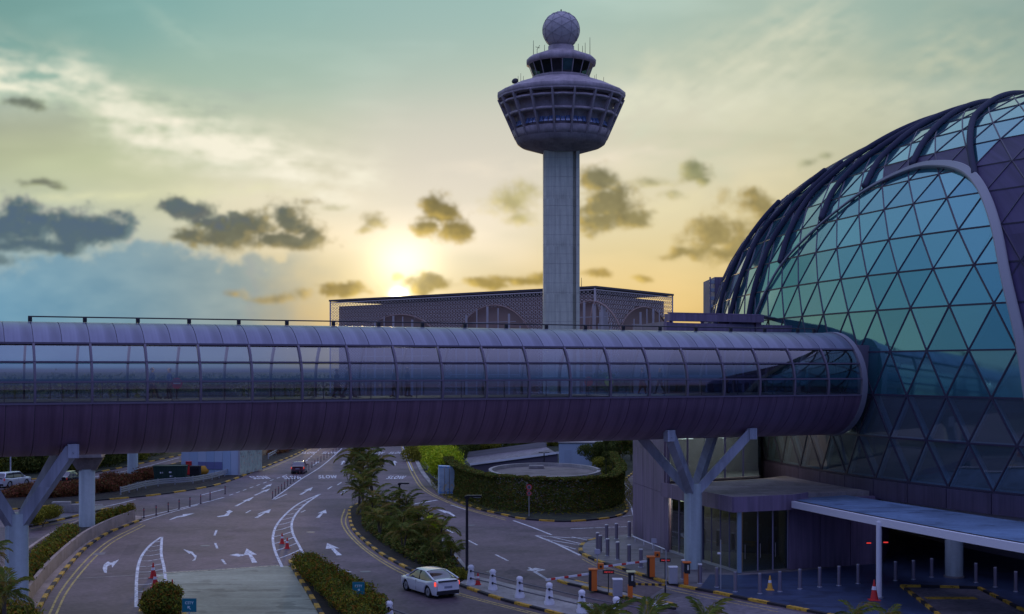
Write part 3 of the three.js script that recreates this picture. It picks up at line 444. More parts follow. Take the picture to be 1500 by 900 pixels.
function personGeo(stride, arm, skirt) {
  const J = { pel: V(0, 0.93, 0), che: V(0, 1.28, 0), nek: V(0, 1.44, 0), hea: V(0.02, 1.58, 0), top: V(0.01, 1.65, 0) };
  for (const s of [1, -1]) { const k = s > 0 ? 'l' : 'r', f = s * stride; Object.assign(J, { ['hip' + k]: V(0, 0.9, s * 0.09), ['kne' + k]: V(0.05 + f * 0.5, 0.49, s * 0.09), ['ank' + k]: V(f - Math.max(0, -f) * 0.15, 0.08, s * 0.09), ['toe' + k]: V(f + 0.17, 0.04, s * 0.11), ['sho' + k]: V(0, 1.38, s * 0.17), ['elb' + k]: V(-f * arm - 0.03, 1.12, s * 0.23), ['wri' + k]: V(-f * arm * 1.4 + 0.1, 0.9, s * 0.23), ['han' + k]: V(-f * arm * 1.4 + 0.13, 0.82, s * 0.22) }); }
  const B = [['pel', 'che', 0.145, 0.16], ['che', 'nek', 0.14, 0.07], ['nek', 'hea', 0.06, 0.085], ['hea', 'top', 0.1, 0.1]];
  for (const k of 'lr') B.push(['hip' + k, 'kne' + k, 0.1, 0.068], ['kne' + k, 'ank' + k, 0.066, 0.045], ['ank' + k, 'toe' + k, 0.05, 0.04], ['sho' + k, 'elb' + k, 0.065, 0.05], ['elb' + k, 'wri' + k, 0.048, 0.035], ['wri' + k, 'han' + k, 0.036, 0.03], ['che', 'sho' + k, 0.1, 0.07]);
  if (skirt) B.push(['pel', 'kner', 0.17, 0.12], ['pel', 'knel', 0.17, 0.12]);
  return bodyGeo(J, B, 1.9, 52);
}
{
  const shapes = [personGeo(0.3, 0.55, false), personGeo(0.08, 0.3, false), personGeo(0.2, 0.5, true)], hairG = new THREE.SphereGeometry(0.115, 14, 10, 0, Math.PI * 2, 0, 1.75).translate(-0.015, 1.62, 0);
  const painted = (g, top, low, skin = [0.36, 0.22, 0.15]) => { g = g.clone(); const p = g.attributes.position, c = new Float32Array(p.count * 3); for (let i = 0; i < p.count; i++) { const y = p.getY(i), z = Math.abs(p.getZ(i)), hand = y < 0.9 && z > 0.17 && y > 0.72, k = y > 1.47 || hand ? skin : y > 0.95 ? top : y > 0.07 ? low : [0.02, 0.02, 0.02]; c.set(k, i * 3); } g.setAttribute('color', new THREE.BufferAttribute(c, 3)); return g; };
  const mat = std([1, 1, 1], 0.85, { vertexColors: true }), hair = std([0.012, 0.01, 0.01], 0.7);
  const at = (px) => { for (let x = -60; x < 11; x += 0.02) { const p = bridgePoint(x, 12, -0.6); if (750 + F * p.x / -p.z >= px) return x; } };
  for (const [px, lz, sh, top, low, dir, h, label] of [
    [224, -0.9, 0, [0.05, 0.07, 0.16], [0.02, 0.02, 0.03], 1, 0.97, 'person in dark clothes in long stride, ahead of another by the red round sign'],
    [247, -0.5, 1, [0.04, 0.06, 0.2], [0.03, 0.02, 0.03], -1, 0.95, 'person in dark blue standing beside the red round sign in the bridge'],
    [484, 0.6, 2, [0.06, 0.02, 0.05], [0.05, 0.015, 0.03], 1, 0.93, 'person in maroon long dress behind a striding walker in the bridge'],
    [503, 0.2, 0, [0.06, 0.06, 0.14], [0.07, 0.04, 0.06], 1, 1.02, 'tall person in violet top striding just ahead of a maroon dress'],
    [571, 0.2, 1, [0.1, 0.06, 0.08], [0.09, 0.04, 0.04], -1, 0.95, 'person in brown clothes standing next to another with raised arms'],
    [590, 0.1, 1, [0.08, 0.06, 0.12], [0.1, 0.05, 0.04], 1, 0.98, 'person in purple top and brown trousers beside one in brown'],
    [930, 0.3, 2, [0.03, 0.03, 0.1], [0.10, 0.015, 0.02], 1, 0.97, 'person in blue top and dark red skirt walking in the bridge'],
    [962, -0.2, 0, [0.03, 0.03, 0.07], [0.02, 0.02, 0.04], -1, 0.95, 'person in black walking toward the glass dome end of the bridge'],
    [1060, -0.4, 1, [0.16, 0.03, 0.03], [0.04, 0.02, 0.03], 1, 0.94, 'person in red top standing near the glass dome end of the bridge'],
  ]) {
    const q = bridgePoint(at(px), BR.floor + 0.002, lz), o = thing('person', label, 'person', 'people walking in the footbridge', [q.x, q.y, q.z], BR.turn + (dir < 0 ? Math.PI : 0)); o.scale.setScalar(h);
    obj('body', painted(shapes[sh], top, low), mat, o); obj('hair', hairG, hair, o);
  }
  // round signs standing inside; the red one stands for a reflected sign
  for (const [px, lz, rgb, label] of [[252, 0.6, [0.6, 0.02, 0.03], 'red round sign with white bar, a reflection modelled on a stand in the bridge'], [880, 0.4, [0.35, 0.6, 0.02], 'lime green round sign on a stand in the bridge'], [852, 0.3, [0.55, 0.06, 0.03], 'orange red round sign on a stand in the bridge']]) {
    const q = bridgePoint(at(px), BR.floor, lz), o = thing('round_sign', label, 'sign', 'round signs in the footbridge', [q.x, q.y, q.z], BR.turn);
    obj('disc', cyl(0.3, 0.3, 0.04, 0, 0, 0, 28).rotateX(Math.PI / 2).translate(0, 0.85, 0), std(rgb, 0.5), o); obj('stand', mg([cyl(0.02, 0.02, 0.6, 0, 0, -0.02, 8), cyl(0.2, 0.2, 0.03, 0, 0, 0, 20)]), M.darkSteel, o);
    if (rgb[0] > 0.58) obj('bar_symbol', box(0.36, 0.07, 0.01, 0, 0.85, 0.05), M.whitePlain, o);
  }
}
// forked columns under the bridge
function yColumn(lx, label, reach = 3.05) {
  const b = bridgePoint(lx, 0, 0), o = thing('forked_column', label, 'column', 'forked columns under the footbridge', [b.x, 0, b.z], BR.turn);
  obj('shaft', boxUV(cyl(0.57, 0.57, 5.6, 0, 0, 0, 32)), M.column, o); obj('base_plate', cyl(0.8, 0.8, 0.16, 0, 0, 0, 32), M.concrete, o);
  const steel = std([0.60, 0.66, 0.74], 0.5, { map: T.metal });
  for (const sx of [1, -1]) for (const sz of [1, -1]) {
    const a = V(sx * 0.22, 5.1, sz * 0.14), e = V(sx * reach, 8.95, sz * 2.05), arm = obj('arm', boxUV(bar(a, e, 0.52, 0.56)), steel, o);
    obj('arm_head', boxUV(rbox(0.56, 0.72, 0.56, 0.04, e.x, e.y - 0.12, e.z)), steel, arm);
  }
}
{ const solve = (px) => { for (let x = -60; x < 11; x += 0.02) { const p = bridgePoint(x, 0, 0); if (750 + F * p.x / -p.z >= px) return x; } };
  yColumn(solve(1015), 'forked column with four arms rising beside the glass entrance and parking gates'); yColumn(solve(24), 'forked column rising behind the palm fronds of the left median', 2.5); }
// round columns and beam of the guideway behind
{ const a = Gd(127, 786), b = Gd(194, 703), dir = b.clone().sub(a).normalize(), turn = Math.atan2(-dir.x, -dir.z);
  for (const [p, label] of [[a, 'round concrete column with flared head standing in the left median planter'], [b, 'round concrete column standing in the red shrubs by the skip']]) {
    const o = thing('guideway_column', label, 'column', 'round guideway columns', [p.x, 0, p.z], turn);
    obj('shaft', boxUV(cyl(0.6, 0.6, 5.2, 0, 0, 0, 28)), M.column, o);
    const h = new THREE.CylinderGeometry(1.55, 0.86, 1.0, 4, 1).rotateY(Math.PI / 4).scale(1.15, 1, 0.8).translate(0, 5.65, 0); obj('head', boxUV(h), M.concrete, o);
  }
  const L = 120, o = thing('guideway_beam', 'concrete guideway beam carried on round columns behind the footbridge', 'guideway', null, [a.x, 0, a.z], turn);
  obj('girder', boxUV(box(2.4, 1.3, L, 0, 6.82, -L / 2 + 1.4)), M.concrete, o); for (const s of [1, -1]) obj('parapet', boxUV(box(0.2, 0.5, L, s * 1.3, 7.55, -L / 2 + 1.4)), M.concretePale, o);
}

// ------------------------------------------------------------------ the glass dome
const DM = { cx: 68.77, cz: 145.49, a: 46.3, b: 88.71, ph: -0.25, y0: 10.72, h: 26.99, e1: 2.3, e2: 3.49 };
const domeRho = (y) => Math.pow(Math.max(0, 1 - Math.pow(Math.min(1, Math.abs(y - DM.y0) / DM.h), DM.e1)), 1 / DM.e2);
const dc = Math.cos(DM.ph), ds = Math.sin(DM.ph);
const domeAt = (th, y, off = 0) => { const ro = domeRho(y), u = (DM.a * ro + off) * Math.cos(th), v = (DM.b * ro + off) * Math.sin(th); return V(DM.cx + dc * u - ds * v, y, -(DM.cz + ds * u + dc * v)); };
const arcT = (() => { const t = [[0.55 * Math.PI, 0]]; let s = 0; for (let th = 0.55 * Math.PI; th < 1.9 * Math.PI; th += 0.002) { s += Math.hypot(DM.a * Math.sin(th), DM.b * Math.cos(th)) * 0.002; t.push([th + 0.002, s]); } return t; })();
const thOf = (s) => { let lo = 0, hi = arcT.length - 1; while (hi - lo > 1) { const m = (lo + hi) >> 1; arcT[m][1] < s ? (lo = m) : (hi = m); } return lerp(arcT[lo][0], arcT[hi][0], clamp((s - arcT[lo][1]) / (arcT[hi][1] - arcT[lo][1] || 1), -9, 9)); };
const sOf = (th) => arcT[clamp(Math.round((th - arcT[0][0]) / 0.002), 0, arcT.length - 1)][1];
const pix = (p) => [750 + F * p.x / -p.z, HORIZON - F * (p.y - EYE) / -p.z];
function domeHit(px, py) {   // where the sight line towards a photo pixel meets the dome: [arc, height]
  const k = (px - 750) / F, m = -(py - HORIZON) / F; let prev = null;
  const f = (Z) => { const x = k * Z - DM.cx, z = Z - DM.cz, u = dc * x + ds * z, v = -ds * x + dc * z, y = EYE + m * Z; if (y > DM.y0 + DM.h) return 9; const ro = domeRho(y); return Math.hypot(u / DM.a, v / DM.b) - ro; };
  for (let Z = 40; Z < 260; Z += 0.25) { const e = f(Z); if (e <= 0 && prev !== null) { let a = Z - 0.25, b = Z; for (let i = 0; i < 20; i++) { const c = (a + b) / 2; f(c) > 0 ? (a = c) : (b = c); } const x = k * b - DM.cx, z = b - DM.cz, u = dc * x + ds * z, v = -ds * x + dc * z; let th = Math.atan2(v / DM.b, u / DM.a); if (th < 0) th += 2 * Math.PI; return [sOf(th), EYE + m * b]; } prev = e; }
  return null;
}
{
  const dome = thing('glass_dome', 'huge dome of triangular glass panes with dark ribs and an arched frame', 'dome', null);
  const ys = [5.76, 8.54, 11.29, 14.09, 16.84, 19.29, 21.69, 24.08, 26.1];
  { let y = 26.1; while (ys.length < 24 && domeRho(y) > 0.34) { let a = y, L = 0; while (L < 2.55 && a < DM.y0 + DM.h - 0.02) { const n = a + 0.02; L += Math.hypot(0.02, (domeRho(a) - domeRho(n)) * DM.a); a = n; } y = a; ys.push(y); if (a >= DM.y0 + DM.h - 0.03) break; } }
  const dS = 3.5, s0 = 6, NC = 72, node = (i, j) => domeAt(thOf(s0 + (i - j / 2 + 8) * dS), ys[j]);
  const archPx = [[1106, 470], [1118, 440], [1146, 390], [1198, 335], [1270, 280], [1338, 248], [1380, 243], [1414, 251], [1439, 276], [1460, 331], [1477, 407], [1496, 496], [1510, 585], [1522, 660], [1530, 730]];
  const inArch = ([x, y]) => { const P = [...archPx, [1530, 900], [1000, 900]]; let c = false; for (let i = 0, j = P.length - 1; i < P.length; j = i++) if ((P[i][1] > y) !== (P[j][1] > y) && x < (P[j][0] - P[i][0]) * (y - P[i][1]) / (P[j][1] - P[i][1]) + P[i][0]) c = !c; return c; };
  const archDist = ([x, y]) => { let d = 1e9; for (let i = 0; i < archPx.length - 1; i++) { const [ax, ay] = archPx[i], [bx, by] = archPx[i + 1], t = clamp(((x - ax) * (bx - ax) + (y - ay) * (by - ay)) / ((bx - ax) ** 2 + (by - ay) ** 2)); d = Math.min(d, Math.hypot(x - ax - (bx - ax) * t, y - ay - (by - ay) * t)); } return d; };
  const r = rngOf(11);
  const panes = [0, 1, 2, 3, 4].map((k) => phy([0.07 + 0.018 * k, 0.33 + 0.03 * k, 0.41 + 0.02 * k], 0.04 + 0.012 * k, { metalness: 0.74, transmission: 1, thickness: 0, ior: 2 })), clear = [0, 1, 2].map((k) => phy([0.26 + 0.02 * k, 0.40 + 0.02 * k, 0.46 + 0.02 * k], 0.04, { metalness: 0.25, transmission: 1, thickness: 0, ior: 2 }));
  const clad = [0, 1, 2].map((k) => phy([0.085 + 0.012 * k, 0.07 + 0.01 * k, 0.16 + 0.015 * k], 0.55, { map: T.metal, specularIntensity: 0.4 }));
  const cells = [], Pn = [...archPx];
  const nearSeg = ([x, y]) => { let best = 1e9, k = 0; for (let i = 0; i < Pn.length - 1; i++) { const [ax, ay] = Pn[i], [bx, by] = Pn[i + 1], t = clamp(((x - ax) * (bx - ax) + (y - ay) * (by - ay)) / ((bx - ax) ** 2 + (by - ay) ** 2)), d = Math.hypot(x - ax - (bx - ax) * t, y - ay - (by - ay) * t); if (d < best) { best = d; k = i; } } return [Pn[k], Pn[k + 1]]; };
  const cut = (P, side, sgn) => { const o = []; P.forEach((p, i) => { const q = P[(i + 1) % P.length], a = side(p) * sgn, b = side(q) * sgn; if (a >= 0) o.push(p); if ((a > 0 && b < 0) || (a < 0 && b > 0)) o.push(p.clone().lerp(q, a / (a - b))); }); return o; };
  for (let j = 0; j < ys.length - 1; j++) for (let i = 0; i < NC; i++) for (const up of [0, 1]) {
    const T0 = up ? [node(i, j), node(i + 1, j), node(i + 1, j + 1)] : [node(i, j), node(i + 1, j + 1), node(i, j + 1)];
    const c0 = T0[0].clone().add(T0[1]).add(T0[2]).multiplyScalar(1 / 3), n = T0[1].clone().sub(T0[0]).cross(T0[2].clone().sub(T0[0])), outward = V(c0.x - DM.cx, 0, c0.z + DM.cz), facing = (n.dot(outward) < 0 ? n.clone().negate() : n).dot(V(0, EYE, 0).sub(c0)) > 0, inn3 = T0.map((p) => inArch(pix(p)));
    let pieces = [T0];
    if (facing && c0.z < -20 && inn3.some((v) => v) && inn3.some((v) => !v) && pix(c0)[0] < 1560) {   // panes are cut where the arched frame crosses them
      const [A, B] = nearSeg(pix(c0)), side = (p) => { const [x, y] = pix(p); return (B[0] - A[0]) * (y - A[1]) - (B[1] - A[1]) * (x - A[0]); };
      pieces = [cut(T0, side, 1), cut(T0, side, -1)].filter((q) => q.length >= 3);
    }
    for (const T3 of pieces) {
      const c = T3.reduce((s, p) => s.add(p), V(0, 0, 0)).multiplyScalar(1 / T3.length), q = T3.map(pix), m = pix(c); let area = 0; q.forEach((p, k) => { const r2 = q[(k + 1) % q.length]; area += p[0] * r2[1] - r2[0] * p[1]; }); area = Math.abs(area) / 2;
      const seen = m[0] > 900 && m[0] < 1520 && m[1] > 100 && m[1] < 780 && c.z < -20;
      const solid = !inArch(m) && facing && m[1] < 760 && (m[0] > 1428 ? m[1] > 245 - (m[0] - 1430) * 0.64 : m[0] > 1285 && archDist(m) < (m[0] > 1340 ? 25 : 17));
      cells.push({ T3, c, j, area: seen && facing ? area : 0, solid });
    }
  }
  const inset = (T3, c) => T3.map((p) => { const d = c.clone().sub(p), l = d.length(); return p.clone().addScaledVector(d.normalize(), Math.min(0.066, l * 0.3)); });
  const build = (cell) => { const P = inset(cell.T3, cell.c), v = [], uv = []; for (let k = 1; k < P.length - 1; k++) for (const p of [P[0], P[k], P[k + 1]]) { v.push(...p.toArray()); uv.push(p.x, p.y); } return tri(v, uv); };
  for (const solid of [true, false]) {
    const list = cells.filter((c) => c.solid === solid).sort((a, b) => b.area - a.area), part = list.slice(0, 300).filter((c) => c.area > 0), rest = list.filter((c) => !part.includes(c));
    for (const c of part) { const g = build(c); if (!solid) { const k = (r() - 0.5) * 0.02, p = g.attributes.position; p.setXYZ(0, p.getX(0) + k, p.getY(0), p.getZ(0) - k); g.computeVertexNormals(); } obj(solid ? 'cladding_panel' : 'glass_pane', g, solid ? clad[Math.floor(r() * 3)] : c.j < 2 ? clear[Math.floor(r() * 3)] : panes[Math.floor(r() * 5)], dome); }
    if (rest.length) obj(solid ? 'far_cladding' : 'far_glazing', mg(rest.map(build)), solid ? clad[1] : panes[2], dome, 'stuff');
  }
  // mullions on every edge, and the steel behind the lower panes
  const bars = [], steel = [], inn = (p, k) => { const d = V(DM.cx - p.x, 0, -DM.cz - p.z).normalize(); return p.clone().addScaledVector(d, k); };
  for (let j = 0; j < ys.length - 1; j++) for (let i = 0; i < NC; i++) {
    const p = node(i, j), e = [node(i + 1, j), node(i + 1, j + 1), node(i, j + 1)];
    for (const q of e) bars.push(bar(p, q, 0.085, 0.1));
    if (j < 4) for (const q of e.slice(1)) { steel.push(bar(inn(p, 0.75), inn(q, 0.75), 0.2, 0.26)); }
    if (j < 4) steel.push(bar(inn(p, 0.75), inn(e[0], 0.75), 0.14, 0.18));
  }
  obj('mullion_grid', mg(bars), std([0.035, 0.03, 0.06], 0.5), dome, 'stuff'); obj('steel_frame', mg(steel), std([0.50, 0.58, 0.72], 0.5), dome, 'stuff');
  // plinth panels under the glass
  const plinth = std([0.15, 0.13, 0.22], 0.45, { metalness: 0.3, map: T.metal });
  for (let i = 0; i < NC; i += 1) { const a = s0 + (i + 8) * dS, p = domeAt(thOf(a + 0.03), 5.76), q = domeAt(thOf(a + dS - 0.03), 5.76); obj('plinth_panel', wallStrip([[p.x, p.z], [q.x, q.z]], 0.3, 4.45, 5.68), plinth, dome); }
  // arched frame standing proud of the glass
  const archP = archPx.map(([x, y]) => domeHit(Math.min(x, 1499.9 + (x - 1499.9)), y)).filter(Boolean), up = (q, off) => { const th = thOf(q[0]), p = domeAt(th, q[1], 0), e = 0.05, n = domeAt(th + 0.003, q[1]).sub(p).cross(domeAt(th, q[1] + e).sub(p)).normalize(); if (n.dot(V(p.x - DM.cx, 3, p.z + DM.cz)) < 0) n.negate(); return p.addScaledVector(n, off); };
  const ac = new THREE.CatmullRomCurve3(archP.map((q) => up(q, 0.12))), AN = 150, av = [], ring8 = [[-1, -0.9], [1, -0.9], [1, 0.7], [0.75, 1], [-0.75, 1], [-1, 0.7]];
  { const pts = ac.getSpacedPoints(AN), S8 = pts.map((p, i) => { const t = pts[Math.min(AN, i + 1)].clone().sub(pts[Math.max(0, i - 1)]).normalize(), n = V(p.x - DM.cx, (p.y - DM.y0) * 1.6, p.z + DM.cz).normalize(), w = t.clone().cross(n).normalize(), m = w.clone().cross(t).normalize(); if (m.dot(n) < 0) m.negate(); const k = i / AN, hw = lerp(0.06, 0.30, sstep(k, 0.25, 0.52)), hh = lerp(0.10, 0.26, sstep(k, 0.25, 0.52)); return ring8.map(([x, y]) => p.clone().addScaledVector(w, x * hw).addScaledVector(m, y * hh)); }); for (let i = 0; i < AN; i++) for (let k = 0; k < 6; k++) { const A = S8[i][k], B = S8[i][(k + 1) % 6], C = S8[i + 1][(k + 1) % 6], D = S8[i + 1][k]; av.push(...A.toArray(), ...B.toArray(), ...C.toArray(), ...A.toArray(), ...C.toArray(), ...D.toArray()); } }
  obj('arch_frame', boxUV(tri(av)), phy([0.30, 0.32, 0.33], 0.55, { specularIntensity: 0.5 }), dome);
  // ribs over the roof, down to the arch
  const rib = phy([0.04, 0.045, 0.075], 0.8, { specularIntensity: 0.25 });
  const ribs = [[[1055, 460], [1071, 405], [1099, 352]], [[1074, 460], [1088, 409], [1115, 348], [1146, 310]], [[1101, 460], [1112, 411], [1136, 350], [1176, 296]], [[1146, 384], [1160, 340], [1190, 289], [1226, 255]], [[1206, 322], [1225, 280], [1256, 246], [1284, 224]], [[1269, 275], [1290, 238], [1318, 210]], [[1339, 243], [1352, 216], [1370, 192]], [[1431, 258], [1424, 215], [1428, 176], [1437, 166]]];
  for (const rp of ribs) {
    const h = rp.map(([x, y]) => domeHit(x, y)).filter(Boolean); if (h.length < 2) continue;
    const pts = h.slice(), a = h[h.length - 2], b = h[h.length - 1], phi = (y) => Math.asin(clamp((y - DM.y0) / DM.h, -1, 1)), slope = clamp((b[0] - a[0]) / (phi(b[1]) - phi(a[1]) || 1), -60, 60);
    for (let k = 1; k <= (rp[0][1] === 460 ? 3 : 6); k++) { const f = phi(b[1]) + k * 0.055; if (f > 1.42) break; pts.push([b[0] + slope * k * 0.055, DM.y0 + DM.h * Math.sin(f)]); }
    if (rp[0][1] === 460) { const s1 = (h[1][0] - h[0][0]) / (h[1][1] - h[0][1]); for (let y = h[0][1] - 1.5; y > 5.8; y -= 1.5) pts.unshift([h[0][0] + s1 * (y - h[0][1]), y]); }
    const c = new THREE.CatmullRomCurve3(pts.map((q) => up(q, 0.2))); obj('rib', mg([new THREE.TubeGeometry(c, 70, 0.23, 10), ...[0, 1].map((e) => { const q = c.getPoint(e); return new THREE.SphereGeometry(0.23, 10, 8).translate(q.x, q.y, q.z); })]), rib, dome);
  }
  // inside: dark inner volume with floors, so that the panes look into a building
  const inner = std([0.30, 0.30, 0.34], 0.9), fl = std([0.34, 0.33, 0.36], 0.8), ring = (y, off) => { const p = []; for (let th = 0.6 * Math.PI; th < 2.6 * Math.PI; th += 0.06) { const q = domeAt(th, y, off); p.push([q.x, q.z]); } return p; };
  for (const y of [5.3, 10.9, 16.6]) { const p = ring(y, -1.6); obj('inner_floor', boxUV(prism(p, y - 0.5, y)), fl, dome); }
  { const g = []; for (const [y0, y1, o0, o1] of [[5.3, 10.4, -7, -7], [10.9, 16.1, -6, -6], [16.6, 24, -5, -6], [24, 31, -6, -8], [31, 36.5, -8, -10]]) { const a = ring(y0, o0), b = ring(y1, o1), v = []; for (let i = 0; i < a.length - 1; i++) { const A = [a[i][0], y0, a[i][1]], B = [a[i + 1][0], y0, a[i + 1][1]], C = [b[i + 1][0], y1, b[i + 1][1]], D = [b[i][0], y1, b[i][1]]; v.push(...A, ...B, ...C, ...A, ...C, ...D); } g.push(tri(v)); } const top = ring(36.5, -10); g.push(prism(top, 36.4, 36.5)); obj('inner_walls', mg(g), inner, dome); }
  // undercroft: ceiling slab, back wall and drum below the glass
  obj('undercroft_ceiling', boxUV(prism(ring(5.76, -0.4), 4.1, 4.44)), std([0.5, 0.49, 0.5], 0.8), dome);
  { const p = ring(5.76, -11), g = []; for (let i = 0; i < p.length - 1; i++) { const A = p[i], B = p[i + 1]; g.push(tri([A[0], 0.1, A[1], B[0], 0.1, B[1], B[0], 4.1, B[1], A[0], 0.1, A[1], B[0], 4.1, B[1], A[0], 4.1, A[1]])); } obj('undercroft_wall', mg(g), std([0.42, 0.41, 0.44], 0.9), dome); }
}

// ------------------------------------------------------------------ entrance building between dome and bridge
{
  const b = thing('entrance_building', 'plum clad entrance building with glass doors and flat roof at the foot of the dome', 'building', null);
  const clad = [0, 1].map((k) => phy([0.34 + k * 0.012, 0.26 + k * 0.012, 0.38 + k * 0.012], 0.5, { map: T.metal, metalness: 0.15 })), dark = std([0.2, 0.18, 0.25], 0.5), floorIn = std([0.3, 0.28, 0.28], 0.4);
  const glass = phy([0.55, 0.66, 0.7], 0.02, { transmission: 1, thickness: 0, ior: 1.6 });
  const A = [9.5, -100.4], B = [10.9, -91.5], C = [14.3, -81.5], Dp = [17.7, -83.1], E = [24.2, -85.6], Q = [10.75, -91.0], R = [18.5, -95.6], Rb = [22.5, -98.5], Ab = [20, -110], LOW = 4.0, ROOF = 4.9, TOP = 16.3;
  const wall = (p, q, y0, y1, t = 0.3) => boxUV(wallStrip([p, q], t, y0, y1)), between = (p, q, t) => [lerp(p[0], q[0], t), lerp(p[1], q[1], t)];
  // tall side wall in large panels
  for (let k = 0; k < 3; k++) for (let j = 0; j < 4; j++) { const p = between(A, B, k / 3 + 0.004), q = between(A, B, (k + 1) / 3 - 0.004); obj('wall_panel', wall(p, q, 0.13 + j * 4.05 + 0.012, 0.13 + (j + 1) * 4.05 - 0.012), clad[(k + j) % 2], b); }
  obj('wall_backing', wall(between(A, B, 0.01), [B[0] + 0.1, B[1] + 0.4], 0.13, TOP, 0.2), clad[1], b);
  obj('rear_wall', mg([wall(A, Ab, 0.13, TOP), wall(Ab, Rb, 0.13, TOP)]), clad[0], b);
  // ground floor: glazed bay, glass entrance, blank wall
  const pane = (p, q, y0, y1) => { obj('glass_pane', wall(p, q, y0, y1, 0.012), glass, b); };
  obj('jamb', wall(B, between(B, C, 0.06), 0.13, LOW, 0.3), clad[0], b); for (let k = 0; k < 2; k++) pane(between(B, C, 0.07 + k * 0.12), between(B, C, 0.185 + k * 0.12), 0.3, LOW);
  obj('jamb', wall(between(B, C, 0.19), between(B, C, 0.2), 0.13, LOW, 0.1), dark, b);
  obj('pier', wall(between(B, C, 0.31), between(B, C, 0.52), 0.13, LOW, 0.3), clad[1], b);
  for (let k = 0; k < 4; k++) { const t0 = 0.53 + k * 0.115, t1 = t0 + 0.11; pane(between(B, C, t0), between(B, C, t1), 0.3, LOW); obj('mullion', bar(V(...[between(B, C, t0)[0], 0.2, between(B, C, t0)[1]]), V(between(B, C, t0)[0], LOW, between(B, C, t0)[1]), 0.07), dark, b); }
  obj('corner_post', boxUV(box(0.26, LOW - 0.1, 0.26, C[0] - 0.02, LOW / 2 + 0.1, C[1] + 0.02)), phy([0.3, 0.42, 0.5], 0.35, { metalness: 0.5 }), b);
  for (let k = 0; k < 3; k++) { const t0 = 0.07 + k * 0.31, t1 = t0 + 0.3; const d = obj('door', wall(between(C, Dp, t0), between(C, Dp, t1), 0.2, LOW, 0.012), glass, b); const m = between(C, Dp, t1); obj('door_frame', bar(V(m[0], 0.16, m[1]), V(m[0], LOW, m[1]), 0.08), dark, d); const hh = between(C, Dp, t0 + 0.04); obj('door_handle', bar(V(hh[0], 1.0, hh[1] + 0.07), V(hh[0], 1.9, hh[1] + 0.07), 0.04, 0.04, 8), M.steel, d); }
  obj('sill', mg([wall(between(B, C, 0.52), C, 0.13, 0.28, 0.16), wall(between(B, C, 0.06), between(B, C, 0.31), 0.13, 0.28, 0.16)]), M.galv, b);
  for (let k = 0; k < 3; k++) obj('wall_panel', wall(between(Dp, E, k / 3 + 0.004), between(Dp, E, (k + 1) / 3 - 0.004), 0.13, LOW + 0.6, 0.3), clad[k % 2], b);
  obj('end_wall', wall(E, [26.6, -92], 0.13, LOW + 0.4), clad[0], b);
  obj('lobby_wall', mg([wall([12.6, -92], [18.5, -89.5], 0.13, LOW, 0.2), wall([17.7, -83.4], [18.5, -89.5], 0.13, LOW, 0.2)]), std([0.2, 0.17, 0.17], 0.8), b); obj('lobby_floor', prism([[11, -91.4], C, Dp, [18.5, -89.5], [12.6, -92]], 0.135, 0.15), floorIn, b);
  // podium roof with its fascia
  const off = (p, x, z) => [p[0] + x, p[1] + z];
  const roofP = [off(B, -0.35, 0.2), off(C, -0.5, 0.5), off(Dp, 0.3, 0.45), [19.2, -84.2], [24.3, -86.2], [26, -91], [20.6, -98], R, Q];
  obj('podium_roof', boxUV(prism(roofP, LOW + 0.1, ROOF - 0.02)), M.concrete, b);
  for (const [p, q] of [[roofP[0], roofP[1]], [roofP[1], roofP[2]], [roofP[2], roofP[3]]]) obj('fascia', wall(p, q, LOW, ROOF + 0.06, 0.12), clad[0], b);
  // upper floors: glazing above the podium roof
  for (let j = 0; j < 3; j++) { const y0 = ROOF + 0.2 + j * 3.7; for (let k = 0; k < 5; k++) { pane(between(Q, R, 0.04 + k * 0.19), between(Q, R, 0.22 + k * 0.19), y0, y0 + 3.1); const m = between(Q, R, 0.03 + k * 0.19); obj('mullion', bar(V(m[0], y0, m[1]), V(m[0], y0 + 3.1, m[1]), 0.12), dark, b); } obj('spandrel', wall(Q, Rb, y0 + 3.12, y0 + 3.72, 0.34), clad[1], b); }
  obj('upper_floor', mg([0, 1, 2].map((j) => prism([[10.9, -91.6], [18.3, -95.9], [20.5, -108], [10, -100.2]], ROOF + 0.02 + j * 3.7, ROOF + 0.14 + j * 3.7))), floorIn, b);
  obj('upper_back_wall', wall([10.5, -97], [19.2, -101.5], ROOF, TOP - 0.8, 0.2), std([0.34, 0.30, 0.33], 0.8), b);
  { const lm = std([0.9, 0.88, 0.8], 0.5, { emissive: new THREE.Color().setRGB(1, 0.92, 0.8), emissiveIntensity: 2.2 }); for (const [x, z] of [[12.6, -94.2], [15.2, -95.8], [17.4, -97]]) { obj('unseen_ceiling_lamp', rbox(1.1, 0.05, 0.25, 0.02, x, ROOF + 3.0, z), lm, b); const l = new THREE.PointLight(new THREE.Color().setRGB(1, 0.92, 0.8), 7); l.name = 'unseen_ceiling_lamp_light'; l.position.set(x, ROOF + 2.85, z); l.castShadow = true; b.add(l); } }  // unseen ceiling lamps, placed to light the upper storey behind its glass
  // roof terrace frame
  obj('terrace_slab', boxUV(prism([[9.6, -100.4], [10.8, -91.2], [18.5, -95.4], [22.4, -98.4], [20, -110]], 15.2, 15.5)), clad[0], b);
  const f0 = At(978, 463, 92), f1 = At(1115, 463, 95.5);
  obj('terrace_beam', boxUV(bar(V(f0.x, 16.62, f0.z), V(f1.x, 16.62, f1.z), 0.7, 0.5)), clad[1], b); obj('terrace_roof', prism([[f0.x, f0.z], [f1.x, f1.z], [f1.x + 3, f1.z - 8], [f0.x + 3, f0.z - 8]], 16.9, 16.99), clad[1], b);
